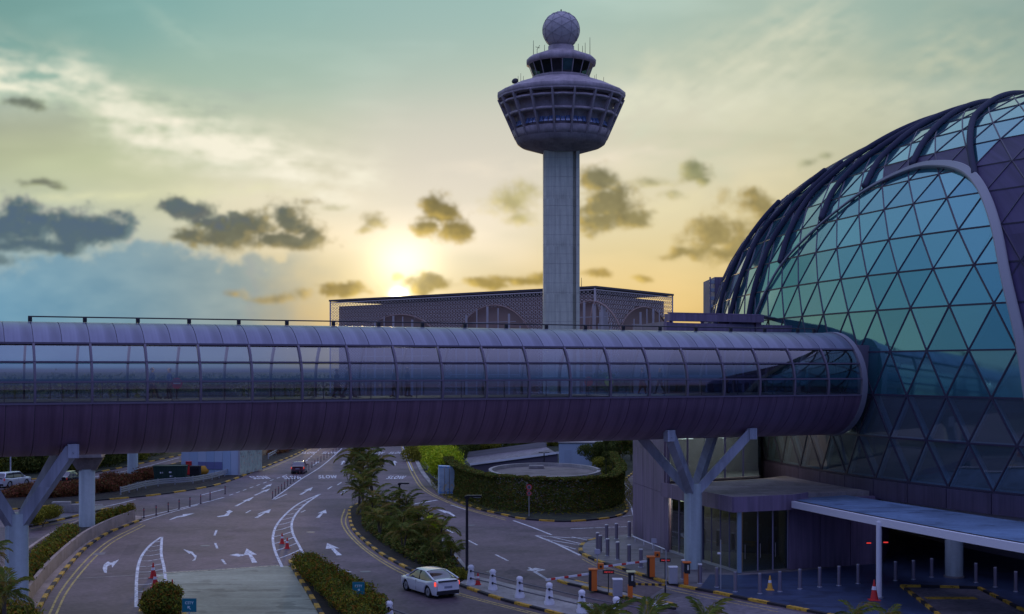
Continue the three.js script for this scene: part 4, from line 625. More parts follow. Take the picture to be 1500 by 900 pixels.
  for (const t of [0.03, 0.36, 0.66, 0.97]) { const x = lerp(f0.x, f1.x, t), z = lerp(f0.z, f1.z, t); obj('terrace_post', box(t > 0.9 ? 0.4 : 0.22, 1.3, 0.3, x, 15.95, z), clad[0], b); }
  obj('terrace_screen', wall([lerp(f0.x, f1.x, 0.54), lerp(f0.z, f1.z, 0.54) - 0.3], [f1.x, f1.z - 0.3], 15.5, 16.5, 0.1), clad[0], b);
  // ceiling lamp by the glazed bay
  const lp = between(B, C, 0.16); obj('lobby_lamp', rbox(0.9, 0.05, 0.3, 0.02, lp[0] + 0.7, LOW - 0.2, lp[1] - 0.2), std([0.9, 0.85, 0.6], 0.5, { emissive: new THREE.Color().setRGB(1, 0.86, 0.5), emissiveIntensity: 3 }), b);
  const l = new THREE.PointLight(new THREE.Color().setRGB(1, 0.86, 0.6), 6); l.name = 'lobby_lamp_light'; l.position.set(lp[0] + 0.7, LOW - 0.35, lp[1] - 0.2); l.castShadow = true; b.add(l);
  // dark service tower behind
  const s0 = At(1033, 406, 135), s1 = At(1064, 406, 135), st = thing('service_tower', 'dark slab service tower with a slatted edge behind the dome', 'building', null, [(s0.x + s1.x) / 2 + 1, 0, s0.z - 4]);
  obj('wall', boxUV(box(s1.x - s0.x + 1, s0.y, 8, 0.5, s0.y / 2, 0)), clad[0], st); for (let k = 0; k < 8; k++) obj('slat', box(0.5, 0.35, 0.6, -(s1.x - s0.x) / 2 - 0.2, s0.y - 0.5 - k * 0.85, 3.6), M.galv, st); obj('edge_mullion', box(0.14, s0.y, 0.2, -(s1.x - s0.x) / 2 - 0.46, s0.y / 2, 3.9), dark, st);
}
// canopy over the forecourt
{
  const c = thing('canopy', 'curved flat canopy with white edge beam over the dark forecourt', 'canopy', null), edge = curve([[17.8, -82.1], [20.6, -72.9], [24.4, -62.2], [30, -50]], 1), wallP = [[20.4, -90], [24.0, -80.2], [27.7, -70.8], [34, -58]];
  const inner = curve(wallP, 1).map((p) => p), n = Math.min(edge.length, inner.length), e2 = [], i2 = []; for (let i = 0; i <= 40; i++) { const t = i / 40; const f = (a) => { const x = t * (a.length - 1), k = Math.min(a.length - 2, Math.floor(x)); return [lerp(a[k][0], a[k + 1][0], x - k), lerp(a[k][1], a[k + 1][1], x - k)]; }; e2.push(f(edge)); i2.push(f(inner)); }
  const roofM = phy([0.22, 0.36, 0.58], 0.6, { map: T.slab, specularIntensity: 0.4 }), mixP = (a, b, t) => a.map((p, i) => [lerp(p[0], b[i][0], t), lerp(p[1], b[i][1], t)]);
  for (let i = 0; i < 40; i += 4) { const a = e2.slice(i, i + 5), b = i2.slice(i, i + 5); obj('roof_sheet', boxUV(mg([faceUp(quads(mixP(a, b, 0.01), mixP(a, b, 0.985), 4.56, 4.66)), quads(mixP(a, b, 0.01), mixP(a, b, 0.985), 4.36, 4.40)])), roofM, c); }
  obj('edge_beam', wallStrip(e2, 0.22, 4.18, 4.6), M.whitePlain, c); obj('gutter', wallStrip(shift(e2, -0.24), 0.2, 4.5, 4.62), M.black, c);
  const p = Gd(1288, 880); obj('post', boxUV(cyl(0.16, 0.16, 4.3, p.x, 0.1, p.z, 20)), M.whitePlain, c); obj('post_base', cyl(0.24, 0.24, 0.08, p.x, 0.12, p.z, 20), M.galv, c);
  const q = Gd(1398, 849), o = thing('canopy_column', 'thick round column standing in the dark undercroft behind the canopy', 'column', null, [q.x, 0, q.z]); obj('shaft', boxUV(cyl(0.54, 0.54, 4.28, 0, 0.1, 0, 32)), M.column, o); obj('base_ring', cyl(0.62, 0.62, 0.12, 0, 0.12, 0, 32), M.concrete, o);
  for (const [px, py, k] of [[1273, 796, 84], [1298, 795, 83.6]]) { const s = At(px, py, k), l = thing('red_lamp', k > 83.8 ? 'small red light bar on the plum wall left of the canopy post' : 'small red light bar just right of the canopy post', 'lamp', 'red light bars', [s.x, s.y, s.z]); obj('bar', rbox(0.3, 0.07, 0.06, 0.02), std([0.5, 0.02, 0.02], 0.4, { emissive: new THREE.Color().setRGB(1, 0.06, 0.05), emissiveIntensity: 0.7 }), l); obj('bracket', box(0.34, 0.11, 0.03, 0, 0, -0.05), M.black, l); }
}

// ------------------------------------------------------------------ control tower
{
  const Z = 247, X = (822 - 750) / F * Z, t = thing('control_tower', 'tall concrete control tower with flared round cab and white ball radome', 'control tower', null, [X, 0, -Z]);
  const conc = std([0.96, 0.97, 0.78], 0.8, { map: T.shaft }), cab = std([0.66, 0.58, 0.64], 0.7, { map: T.concrete });
  // shaft: poured in lifts, a broad front with a slot beside a narrow fin
  const plan1 = [[-3.42, -2.6], [-3.42, 2.2], [-2.9, 2.75], [2.1, 2.75], [2.1, 1.7], [2.75, 1.7], [2.75, 2.6], [3.42, 2.2], [3.42, -2.6], [2.6, -3.1], [-2.6, -3.1]];
  const lift = 1.82, n = 30; for (let k = 0; k < n; k++) obj('shaft_lift', boxUV(prism(plan1, k * lift + 0.02, (k + 1) * lift - 0.02)), conc, t);
  obj('shaft_core', prism(plan1.map(([x, z]) => [x * 0.985, z * 0.985]), 0, n * lift), cab, t);
  const lathe = (pts, seg = 48, flat = false) => { const g = new THREE.LatheGeometry(pts.map(([r, y]) => new THREE.Vector2(r, y)), seg); return boxUV(flat ? g : g); };
  const NS = 18;
  obj('underside', lathe([[3.3, 53.9], [7.6, 55.2], [8.35, 55.7], [8.75, 56.5]], 54), cab, t);
  const rAt = (h) => 8.4 + (h - 55.7) * (12.2 - 8.4) / (64.3 - 55.7);
  const band = (y0, y1, d = 0.9) => obj('cab_ring', lathe([[rAt(y0) - d, y0], [rAt(y0), y0], [rAt(y1), y1], [rAt(y1) - d, y1], [rAt(y0) - d, y0]], NS), cab, t);
  band(56.4, 58.0, 1.2); band(60.45, 61.0); band(62.8, 63.25); band(63.9, 64.35, 1.0);
  obj('inner_wall', lathe([[7.6, 56.4], [8.6, 58.2], [9.3, 60.4], [9.6, 60.6], [10.2, 64]], NS), cab, t);
  for (let k = 0; k < NS; k++) { const a = (k + 0.5) / NS * Math.PI * 2 , P = (h, d) => V(Math.sin(a) * (rAt(h) - d), h, Math.cos(a) * (rAt(h) - d)); obj('cab_fin', bar(P(56.6, 0.35), P(64.2, 0.35), 0.36, 0.75), cab, t); }
  for (let k = 0; k < NS; k++) { const a = k / NS * Math.PI * 2; for (const s of [-1, 0, 1]) { const a2 = a + s * 0.1, g = rbox(0.75, 1.3, 0.08, 0.02, 0, 0, 0).rotateX(-0.36).rotateY(a2).translate(Math.sin(a2) * 9.02, 59.1, Math.cos(a2) * 9.02); if (Math.cos(a2) > 0) { const o = obj('cab_window', g, phy([0.12, 0.2, 0.42], 0.06, { ior: 1.9 }), t); obj('window_bar', box(0.06, 1.2, 0.05).rotateX(-0.36).rotateY(a2).translate(Math.sin(a2) * 9.08, 59.1, Math.cos(a2) * 9.08), M.galv, o); } } }
  obj('cab_roof', lathe([[12.15, 64.3], [12.3, 64.5], [12.25, 65.15], [11.9, 65.3], [8.6, 66.9], [6.2, 67.7], [5.4, 67.8]], NS), cab, t);
  obj('upper_base', lathe([[5.5, 67.6], [5.6, 68.3], [5.2, 68.35], [5.1, 67.6]], NS), cab, t);
  for (let k = 0; k < NS; k++) { const a0 = (k + 0.06) / NS * Math.PI * 2, a1 = (k + 0.94) / NS * Math.PI * 2, q = (a, r, y) => [Math.sin(a) * r, y, Math.cos(a) * r]; obj('cab_glass', tri([...q(a0, 5.25, 68.3), ...q(a1, 5.25, 68.3), ...q(a1, 6.2, 70.8), ...q(a0, 5.25, 68.3), ...q(a1, 6.2, 70.8), ...q(a0, 6.2, 70.8)]), phy([0.16, 0.24, 0.28], 0.03, { transmission: 1, thickness: 0, ior: 1.7 }), t); const a = k / NS * Math.PI * 2; obj('cab_post', bar(V(...q(a, 5.25, 68.3)), V(...q(a, 6.2, 70.8)), 0.14), cab, t); }
  obj('cab_core', cyl(4.0, 4.0, 3, 0, 67.8, 0, 20), cab, t);
  obj('upper_roof', lathe([[6.1, 70.7], [6.65, 70.8], [6.7, 71.5], [6.2, 72.05], [3.0, 73.3], [2.5, 73.4], [2.5, 74.3], [0.1, 74.3]], NS), cab, t);
  const ball = new THREE.IcosahedronGeometry(3.57, 3).translate(0, 77.4, 0); obj('radome', ball, std([0.46, 0.43, 0.42], 0.6, { flatShading: true, map: null }), t);
  { const e = new THREE.IcosahedronGeometry(3.6, 1), p = e.attributes.position, seen = new Set(), g = []; for (let i = 0; i < p.count; i += 3) for (const [a, b] of [[0, 1], [1, 2], [2, 0]]) { const A = V().fromBufferAttribute(p, i + a), B = V().fromBufferAttribute(p, i + b), k = [A, B].map((q) => q.toArray().map((v) => v.toFixed(2)).join()).sort().join('|'); if (seen.has(k)) continue; seen.add(k); const pts = []; for (let s = 0; s <= 5; s++) pts.push(A.clone().lerp(B, s / 5).normalize().multiplyScalar(3.57)); for (let s = 0; s < 5; s++) g.push(bar(pts[s], pts[s + 1], 0.05)); } obj('radome_seams', mg(g).translate(0, 77.4, 0), std([0.32, 0.3, 0.3], 0.7), t, 'stuff'); }
  obj('beacon', cyl(0.16, 0.12, 0.5, 0, 80.9, 0, 10), M.darkSteel, t);
  const roofRod = (x, y, h, r = 0.06) => obj('antenna', cyl(r, r * 0.6, h, x, y, 1.5, 8), M.darkSteel, t);
  for (const [x, h] of [[-5.3, 3.0], [-4.6, 1.4], [-3.2, 2.2], [3.2, 2.4], [4.0, 2.0], [4.5, 2.6], [5.4, 3.6]]) roofRod(x, 72.1, h);
  obj('antenna', mg([bar(V(-4.6, 73.4, 1.5), V(-4.1, 74.2, 1.5), 0.08), bar(V(-4.9, 73.9, 1.5), V(-4.1, 73.7, 1.5), 0.08)]), M.darkSteel, t);
  for (const x of [-8.2, -7.7, -7.2, 6.3, 6.6, 8]) roofRod(x, 66.6, 1.6 + Math.abs(x % 1), 0.05);
  { const d = new THREE.SphereGeometry(0.75, 14, 8, 0, Math.PI * 2, 0, 1.1).rotateX(1.0).rotateZ(0.5).translate(-8.7, 67.2, 1.5); obj('dish', d, M.darkSteel, t); obj('dish_mount', cyl(0.1, 0.1, 1, -8.6, 66.3, 1.2, 8), M.darkSteel, t); }
}

// ------------------------------------------------------------------ terminal with lattice screens far behind
{
  const t = thing('terminal_building', 'wide terminal building wrapped in a pale lattice screen with arched openings', 'building', null);
  const C = [20.3, -317], A = [-53.6, -382], B = [43.6, -352], TOP = 33.2, wallM = std([0.36, 0.25, 0.20], 0.8), lat = std([0.66, 0.60, 0.56], 0.7), frameM = std([0.5, 0.48, 0.46], 0.7), roofM = std([0.09, 0.08, 0.09], 0.7);
  const back = [-10, -420];
  const inw = (p, d) => { const cx = 0, cz = -380, l = Math.hypot(p[0] - cx, p[1] - cz); return [p[0] + (cx - p[0]) / l * d, p[1] + (cz - p[1]) / l * d]; };
  obj('wall', boxUV(prism([inw(A, 2.6), inw(C, 1.6), inw(B, 2.6), back], 0, TOP - 1.9)), wallM, t);
  obj('roof', boxUV(prism([inw(A, -0.4), inw(C, -0.4), inw(B, -0.4), [back[0] - 4, back[1] - 6]], TOP - 0.5, TOP)), roofM, t);
  const face = (p, q, arches) => {
    const L = Math.hypot(q[0] - p[0], q[1] - p[1]), ux = (q[0] - p[0]) / L, uz = (q[1] - p[1]) / L, W = (s, y, d = 0) => V(p[0] + ux * s + uz * d * -1, y, p[1] + uz * s + ux * d), cell = 1.25, g = [];
    const inA = (s, y) => arches.some(([c, w, h, b]) => ((s - c) / w) ** 2 + (Math.max(0, y - b) / h) ** 2 < 1);
    for (let row = 0, y = TOP - 1.4; y > 6; y -= cell * 0.9, row++) for (let s = (row % 2) * cell / 2 + 0.6; s < L - 0.4; s += cell) { if (inA(s, y)) continue; const c = W(s, y); const ring = new THREE.TorusGeometry(0.47, 0.1, 3, 6); ring.rotateY(Math.atan2(-uz, ux)).translate(c.x, c.y, c.z); g.push(ring); if (!inA(s + cell * 0.5, y)) g.push(bar(W(s + 0.47, y), W(s + cell - 0.47, y), 0.11)); }
    for (const y of [TOP - 0.9]) g.push(bar(W(0, y), W(L, y), 0.25));
    obj('lattice_screen', mg(g), lat, t, 'stuff');
    for (const s of [0.1, L - 0.1]) obj('corner_post', bar(W(s, 4), W(s, TOP - 0.5), 0.4), lat, t);
    for (const [c, w, h, b] of arches) {
      const pts = []; for (let a = 0; a <= 24; a++) { const th = Math.PI * a / 24; pts.push(W(c + Math.cos(th) * w, b + Math.sin(th) * h, 0.05)); } obj('arch_rim', tube(pts, 0.22, 40, 6), wallM, t);
      for (let k = -3; k <= 3; k++) { const s = c + k * w / 4, top = b + h * Math.sqrt(Math.max(0, 1 - (k / 4) ** 2)); obj('window_mullion', bar(W(s, 5, 2.4), W(s, top - 0.4, 2.4), k % 2 ? 0.3 : 0.55), frameM, t); }
      for (let y = b - 6; y < b + h * 0.8; y += 3.4) { const hw = w * Math.sqrt(Math.max(0, 1 - (Math.max(0, y - b) / h) ** 2)); obj('window_transom', bar(W(c - hw * 0.92, y, 2.3), W(c + hw * 0.92, y, 2.3), 0.16), frameM, t); }
    }
  };
  const Ll = Math.hypot(C[0] - A[0], C[1] - A[1]), Lr = Math.hypot(B[0] - C[0], B[1] - C[1]);
  face(A, C, [[Ll * 0.30, 15, 9, 19], [Ll * 0.66, 15, 15.5, 14], [Ll * 0.985, 11, 15, 14.5]]); face(C, B, [[Lr * 0.62, 14, 9, 20], [0, 3.2, 14, 15]]);
  obj('roof_mast', cyl(0.08, 0.05, 2.4, C[0] - 3, TOP, C[1] - 6, 8), M.darkSteel, t);
}

// ------------------------------------------------------------------ street furniture
const onG = (px, py, h = 0) => { const p = Gd(px, py, h); return [p.x, h, p.z]; };
const ORD = ['first', 'second', 'third', 'fourth', 'fifth', 'sixth', 'seventh', 'eighth', 'ninth', 'tenth', 'eleventh', 'twelfth', 'thirteenth', 'fourteenth', 'fifteenth', 'sixteenth', 'seventeenth', 'eighteenth', 'nineteenth', 'twentieth', 'twenty-first', 'twenty-second', 'twenty-third', 'twenty-fourth'];
// steel bollards
{
  const mk = (label, group, cap) => { const o = new THREE.Group(); o.name = 'x'; obj('post', cyl(0.13, 0.13, 1.12, 0, 0, 0, 20), phy([0.34, 0.31, 0.36], 0.35, { metalness: 0.7 }), o); obj('cap', new THREE.CylinderGeometry(0.125, 0.135, 0.06, 20).translate(0, 1.15, 0), cap, o); obj('base_ring', cyl(0.19, 0.18, 0.03, 0, 0, 0, 20), M.galv, o); o.userData = { label, category: 'bollard', group }; return o; };
  const a = mk('round steel bollard with pale cap on the paved corner by the plum wall', 'bollards on the paved corner', std([0.8, 0.8, 0.76], 0.4)), b = mk('slim steel bollard in the row along the dark forecourt', 'bollards along the forecourt', M.steel);
  b.scale.set(0.8, 1, 0.8);
  for (const [x, y] of [[815, 570], [829, 585], [861, 525], [866, 604], [911, 519], [917, 622], [976, 508], [975, 637], [1035, 662]]) copyThing(a, 'bollard', null, onG(640 + x / 3.4625, 640 + y / 3.4625, 0.12));
  for (const [x, y] of [[1250, 722], [1335, 745]]) copyThing(a, 'bollard', 'round steel bollard with pale cap beside the forked column', onG(640 + x / 3.4625, 640 + y / 3.4625, 0.12)).userData.group = 'bollards beside the forked column';
  for (const [i, [x, y]] of [[150, 662], [232, 682], [340, 690], [428, 681], [516, 670], [603, 661], [688, 655], [772, 646], [936, 633], [1015, 628], [1095, 618], [1290, 641], [1375, 661], [1465, 681], [1545, 700]].entries()) { const c = copyThing(b, 'bollard', i < 8 ? ORD[i] + ' slim steel bollard from the thin pale pole along the forecourt' : i < 11 ? ORD[i - 8] + ' slim steel bollard past the canopy post, toward the thick column' : ORD[i - 11] + ' slim steel bollard past the thick undercroft column', onG(1000 + x / 3, 640 + y / 3, 0.12)); c.scale.set(0.8, 1, 0.8); }
}
// white concrete bollards with two pipe rails on the median
{
  const spots = [[173, 752], [283, 777], [420, 816], [570, 851], [735, 892], [910, 930], [1102, 965]].map(([x, y]) => onG(640 + x / 3.4625, 640 + y / 3.4625, 0.12));
  const src = new THREE.Group(); const body = new THREE.LatheGeometry([[0.29, 0], [0.29, 0.16], [0.24, 0.22], [0.16, 0.95], [0.19, 1.0], [0.18, 1.12], [0.09, 1.19], [0.001, 1.2]].map(([r, y]) => new THREE.Vector2(r, y)), 8); obj('body', boxUV(body), M.whiteConcrete, src); for (const y of [0.42, 0.86]) obj('pipe_socket', cyl(0.07, 0.07, 0.1, 0, 0, 0, 10).rotateX(Math.PI / 2).translate(0, y, 0.2), M.darkSteel, src); src.userData = { label: 'white tapered concrete bollard linked by two pipe rails on the kerbed median', category: 'bollard', group: 'concrete bollards on the median' };
  for (const s of spots) copyThing(src, 'concrete_bollard', null, s);
  for (const h of [0.42, 0.86]) { const o = thing('pipe_rail', h > 0.5 ? 'upper dark pipe rail running through the white concrete bollards' : 'lower dark pipe rail running through the white concrete bollards', 'rail', 'pipe rails'); for (let i = 0; i < spots.length - 1; i++) obj('pipe', bar(V(spots[i][0], 0.12 + h, spots[i][2] + 0.2), V(spots[i + 1][0], 0.12 + h, spots[i + 1][2] + 0.2), 0.08, 0.08, 10), M.railSteel, o); }
  copyThing(src, 'concrete_bollard', 'white tapered concrete bollard standing alone beside the planted median', onG(570, 915, 0)).userData.group = undefined;
  const q = onG(570, 915), e = onG(660, 950), o = thing('pipe_rail', 'single dark pipe rail leaving the lone white bollard by the planted median', 'rail'); obj('pipe', bar(V(q[0], 0.86, q[2] + 0.2), V(e[0], 0.86, e[2]), 0.08, 0.08, 10), M.railSteel, o);
}
// traffic cones
{
  const cone = (x, y, h, col, label, group, hh = 0) => { const [a, , b] = onG(x, y, hh), o = thing('traffic_cone', label, 'traffic cone', group, [a, hh, b]); obj('base', rbox(h * 0.52, 0.05, h * 0.52, 0.02, 0, 0.025, 0), col, o); obj('cone', new THREE.CylinderGeometry(0.03, h * 0.2, h - 0.05, 18).translate(0, h / 2 + 0.02, 0), col, o); obj('band', new THREE.CylinderGeometry(h * 0.098, h * 0.128, h * 0.17, 18).translate(0, h * 0.6, 0), M.whitePlain, o); };
  cone(224, 847, 0.95, M.red, 'red traffic cone with white top in the hatched area, beyond another', 'cones in the left hatching'); cone(227, 861, 0.95, M.red, 'red traffic cone at the back of the round bush', 'cones in the left hatching'); cone(252, 864, 0.6, M.red, 'small red cone on the concrete apron half behind the bush');
  cone(413, 797, 0.8, M.red, 'red traffic cone in the curved hatching, the farther of the pair', 'cones in the curved hatching'); cone(420.5, 804, 0.8, M.red, 'red traffic cone in the curved hatching beside the planted median', 'cones in the curved hatching');
  cone(700, 857, 0.75, M.red, 'red traffic cone at the lamp post end of the bollard median', null, 0.12);
  cone(1128, 865, 0.85, std([0.8, 0.42, 0.05], 0.5), 'orange and white cone among slim forecourt bollards', null, 0.12); cone(1281, 880, 1.15, M.red, 'tall dark red cone at the foot of the canopy post', null, 0.12);
}
// flexible posts
{
  const src = new THREE.Group(); obj('post', cyl(0.05, 0.045, 0.86, 0, 0.04, 0, 10), std([0.10, 0.06, 0.08], 0.6), src); obj('foot', cyl(0.13, 0.1, 0.05, 0, 0, 0, 14), M.rubber, src); obj('reflector_band', cyl(0.053, 0.053, 0.1, 0, 0.66, 0, 10), std([0.55, 0.1, 0.1], 0.4), src);
  src.userData = { label: 'thin dark flexible post on the white line by the left median tip', category: 'post', group: 'flexible posts at the left fork' };
  for (const [i, [x, y]] of [[60, 601], [164, 578], [266, 551], [358, 527], [450, 504], [541, 480], [620, 455], [747, 400]].entries()) copyThing(src, 'flexible_post', ORD[i] + ' thin dark flexible post counted from the left median tip', onG(200 + x / 5.77, 655 + y / 5.77));
  for (let i = 0; i < 24; i++) { const t = i / 23, x = lerp(399, 501, t), y = 731 - 74 * t + 6 * Math.sin(t * Math.PI) * -0.6; const c = copyThing(src, 'flexible_post', ORD[i] + ' short flexible post of the lane divider, counted from the curved hatching', onG(x, y), 0, 0.85); c.userData.group = 'flexible posts along the lane divider'; }
}
// street lamps
function streetLamp(px, py, h, label) {
  const o = thing('street_lamp', label, 'street lamp', 'black street lamps', onG(px, py, 0.12));
  obj('pole', cyl(0.1, 0.075, h, 0, 0, 0, 14), M.black, o); obj('foot', cyl(0.2, 0.2, 0.1, 0, 0, 0, 14), M.black, o); const hd = obj('lamp_head', rbox(0.95, 0.13, 0.36, 0.05, 0.44, h - 0.05, 0), M.black, o); obj('arm', rbox(0.3, 0.16, 0.2, 0.03, 0, h - 0.12, 0), M.black, o); obj('lens', rbox(0.45, 0.03, 0.26, 0.01, 0.62, h - 0.125, 0), std([0.6, 0.6, 0.55], 0.3), hd);
}
streetLamp(684, 848, 5.1, 'black street lamp standing where palms meet the bollard median'); streetLamp(585, 744, 2.3, 'black street lamp rising out of the palms, its foot hidden');
{ const [x, , z] = onG(797, 716, 0), o = thing('street_lamp', 'low twin headed lamp standing on the round ramp deck', 'street lamp', null, [x, 2.9, z]); obj('pole', cyl(0.06, 0.06, 1.0, 0, 0, 0, 10), M.black, o); for (const s of [1, -1]) obj('lamp_head', rbox(0.5, 0.08, 0.22, 0.03, s * 0.34, 1.0, 0), M.black, o); }
{ const p = Gd(15, 712), o = thing('lamp_pole', 'slender grey pole by the far road next to a pale car', 'pole', null, [p.x, 0, p.z]); obj('pole', cyl(0.09, 0.07, 7, 0, 0, 0, 12), M.galv, o); obj('foot', cyl(0.18, 0.18, 0.12, 0, 0, 0, 12), M.galv, o); }
// direction signs
function textTexture(draw, w, h) { const c = document.createElement('canvas'); c.width = w; c.height = h; const g = c.getContext('2d'); draw(g, w, h); const t = new THREE.CanvasTexture(c); t.colorSpace = THREE.SRGBColorSpace; t.magFilter = THREE.LinearFilter; return t; }
{
  const sign = (px, py, word, ang, yTop, yBot, w, label) => {
    const [x, , z] = onG(px, py), Z = -z, o = thing('direction_sign', label, 'sign', 'small teal direction signs', [x, 0, z]), s = Z / F, top = EYE - (yTop - HORIZON) * s, bot = EYE - (yBot - HORIZON) * s;
    const tx = textTexture((g, W, H) => { g.fillStyle = '#0f7480'; g.fillRect(0, 0, W, H); g.fillStyle = g.strokeStyle = '#c8dcd8'; g.font = 'bold 74px sans-serif'; g.textAlign = 'center'; g.fillText(word, W / 2, H * 0.42); g.save(); g.translate(W / 2, H * 0.7); g.rotate(ang); g.lineWidth = 15; g.beginPath(); g.moveTo(0, 40); g.lineTo(0, -34); g.moveTo(-26, -8); g.lineTo(0, -36); g.lineTo(26, -8); g.stroke(); g.restore(); }, 256, 256);
    obj('panel', rbox(w * s, top - bot, 0.04, 0.012, 0, (top + bot) / 2, 0), std([0.02, 0.13, 0.16], 0.45), o);
    const f = new THREE.PlaneGeometry(w * s - 0.02, top - bot - 0.02).translate(0, (top + bot) / 2, 0.024); obj('sign_face', f, std([1, 1, 1], 0.45, { map: tx }), o); obj('pole', cyl(0.035, 0.035, bot + 0.02, 0, 0, 0, 10), M.galv, o);
  };
  sign(277, 925, 'CITY', -0.7, 877, 897, 21, 'teal sign with an arrow up left beside the round bush on the apron'); sign(525, 905, 'CITY', 0.6, 853, 871, 18, 'teal sign with an arrow up right standing in the planted median');
}
// road sign in front of the hedge
{ const [x, , z] = onG(775, 757, 0.12), o = thing('road_sign', 'red ringed round road sign on a thin pole before the hedge', 'sign', null, [x, 0.12, z]); obj('pole', cyl(0.04, 0.035, 2.75, 0, 0, 0, 10), M.galv, o); for (const [y, k] of [[2.55, 1], [2.02, 0.8]]) { const d = obj('disc', new THREE.CylinderGeometry(0.26 * k, 0.26 * k, 0.03, 24).rotateX(Math.PI / 2).translate(0, y, 0.05), M.red, o); obj('disc_face', new THREE.CylinderGeometry(0.19 * k, 0.19 * k, 0.03, 24).rotateX(Math.PI / 2).translate(0, y, 0.055), std([0.22, 0.2, 0.24], 0.5), d); obj('disc_symbol', box(0.1 * k, 0.2 * k, 0.01, 0, y, 0.075), M.darkSteel, d); } }
// parking gates
{
  const q = (x, y, hh = 0.12) => onG(840 + x / 7.5, 780 + y / 7.5, hh);
  const gate = (b, tip, label) => {
    const [x, , z] = q(...b), o = thing('barrier_gate', label, 'barrier gate', 'orange barrier gates', [x, 0.12, z]);
    obj('cabinet', rbox(0.34, 1.2, 0.5, 0.03, 0.06, 0.6, 0), M.orange, o); obj('cabinet_side', rbox(0.14, 1.14, 0.52, 0.02, -0.17, 0.58, 0.01), M.black, o); obj('cabinet_lid', rbox(0.52, 0.07, 0.56, 0.02, 0, 1.23, 0), M.orange, o);
    const s = z * -1 / F, e = V(tip[0] - x, tip[1], tip[2] - z), a = V(-0.2, 0.98, 0.1), n = 10; for (let k = 0; k < n; k++) obj('boom_section', bar(a.clone().lerp(e, k / n), a.clone().lerp(e, (k + 1) / n), 0.08, 0.11), k % 3 === 2 ? M.red : M.whitePlain, o);
  };
  const tipOf = (px, py, y) => { const p = Gd(px, py, y); return [p.x, p.y - 0.12, p.z]; };
  gate([215, 640], tipOf(800, 850, 1.1), 'orange barrier gate with striped boom on the kerbed gate island'); gate([852, 488], tipOf(884, 830.5, 1.0), 'orange barrier gate with boom on the forecourt kerb');
  const ledTex = textTexture((g, W, H) => { g.fillStyle = '#0a0608'; g.fillRect(0, 0, W, H); g.fillStyle = '#ff4a50'; g.font = 'bold 52px monospace'; g.textAlign = 'center'; for (let i = 0; i < 46; i++) for (let j = 0; j < 7; j++) if (hash2(i * 3 + 1, j * 7 + 5) > 0.45 && i % 8 > 1) g.fillRect(14 + i * 5, 28 + j * 6, 4, 5); }, 256, 96);
  const led = (b, ty, label) => { const [x, , z] = q(...b), s = -z / F, yy = EYE - (780 + ty / 7.5 - HORIZON) * s - 0.12, o = thing('led_sign', label, 'sign', 'red led signs at the gates', [x, 0.12, z]); obj('pole', cyl(0.03, 0.03, yy, 0, 0, 0, 8), M.darkSteel, o); obj('housing', rbox(0.66, 0.22, 0.1, 0.02, 0, yy, 0), M.black, o); obj('led_screen', new THREE.PlaneGeometry(0.6, 0.17).translate(0, yy, 0.055), std([0.02, 0.01, 0.01], 0.4, { emissive: new THREE.Color(1, 1, 1), emissiveMap: ledTex, emissiveIntensity: 0.9 }), o); };
  led([385, 655], 437, 'red led sign on a thin pole on the gate island'); led([1008, 520], 308, 'red led sign on a thin pole on the forecourt edge');
  const cab = (x0, x1, y0, y1, label) => { const [x, , z] = q((x0 + x1) / 2, y1), s = -z / F / 7.5, o = thing('equipment_cabinet', label, 'cabinet', 'grey equipment cabinets', [x, 0.12, z]), w = (x1 - x0) * s, h = (y1 - y0) * s; obj('body', rbox(w, h, 0.55, 0.02, 0, h / 2, 0), M.greyBox, o); obj('lid', rbox(w + 0.06, 0.05, 0.6, 0.01, 0, h + 0.02, 0), M.whitePlain, o); obj('door', box(w - 0.1, h - 0.15, 0.01, 0, h / 2, 0.28), M.galv, o); };
  cab(435, 535, 520, 700, 'grey equipment cabinet standing on the gate island'); cab(1050, 1140, 385, 560, 'grey equipment cabinet on the forecourt behind the kerb');
  const ticket = (b, h, cap, label) => { const [x, , z] = q(...b), o = thing('ticket_machine', label, 'ticket machine', 'orange ticket machines', [x, 0.12, z]); obj('body', rbox(0.26, h * 0.55, 0.36, 0.03, -0.04, h * 0.275, 0), M.orange, o); obj('head', rbox(0.34, h * 0.5, 0.36, 0.03, 0.02, h * 0.76, 0.01), M.black, o); obj('screen', rbox(0.1, 0.3, 0.02, 0.005, 0.06, h * 0.8, 0.2), std([0.6, 0.6, 0.5], 0.3), o); obj('hood', rbox(0.5, 0.07, 0.5, 0.02, 0, h + 0.03, 0.03), cap, o); };
  ticket([632, 745], 1.55, std([0.6, 0.6, 0.3], 0.5), 'orange and black ticket machine on the gate island by the striped boom'); ticket([1245, 575], 1.3, M.orange, 'orange and black ticket machine at the foot of the forked column');
  const cam = (b, ty, oy, label) => { const [x, , z] = q(...b), s = -z / F, y1 = EYE - (780 + ty / 7.5 - HORIZON) * s - 0.12, y2 = EYE - (780 + oy / 7.5 - HORIZON) * s - 0.12, o = thing('camera_pole', label, 'camera pole', 'gate camera poles', [x, 0.12, z]); obj('pole', cyl(0.035, 0.035, y1, 0, 0, 0, 10), M.galv, o); obj('panel', rbox(0.34, 0.3, 0.08, 0.02, 0, y1, 0.03), M.greyBox, o); const k = obj('camera_box', rbox(0.36, 0.36, 0.3, 0.03, 0.2, y2, 0.05), M.orange, o); obj('lens', cyl(0.07, 0.07, 0.05, 0, 0, 0, 12).rotateX(Math.PI / 2).translate(0.2, y2, 0.2), M.black, k); };
  cam([262, 575], 215, 372, 'grey panel and orange camera box on a pole by the gate island'); cam([885, 430], 95, 245, 'grey panel and orange camera box on a pole at the forecourt gate');
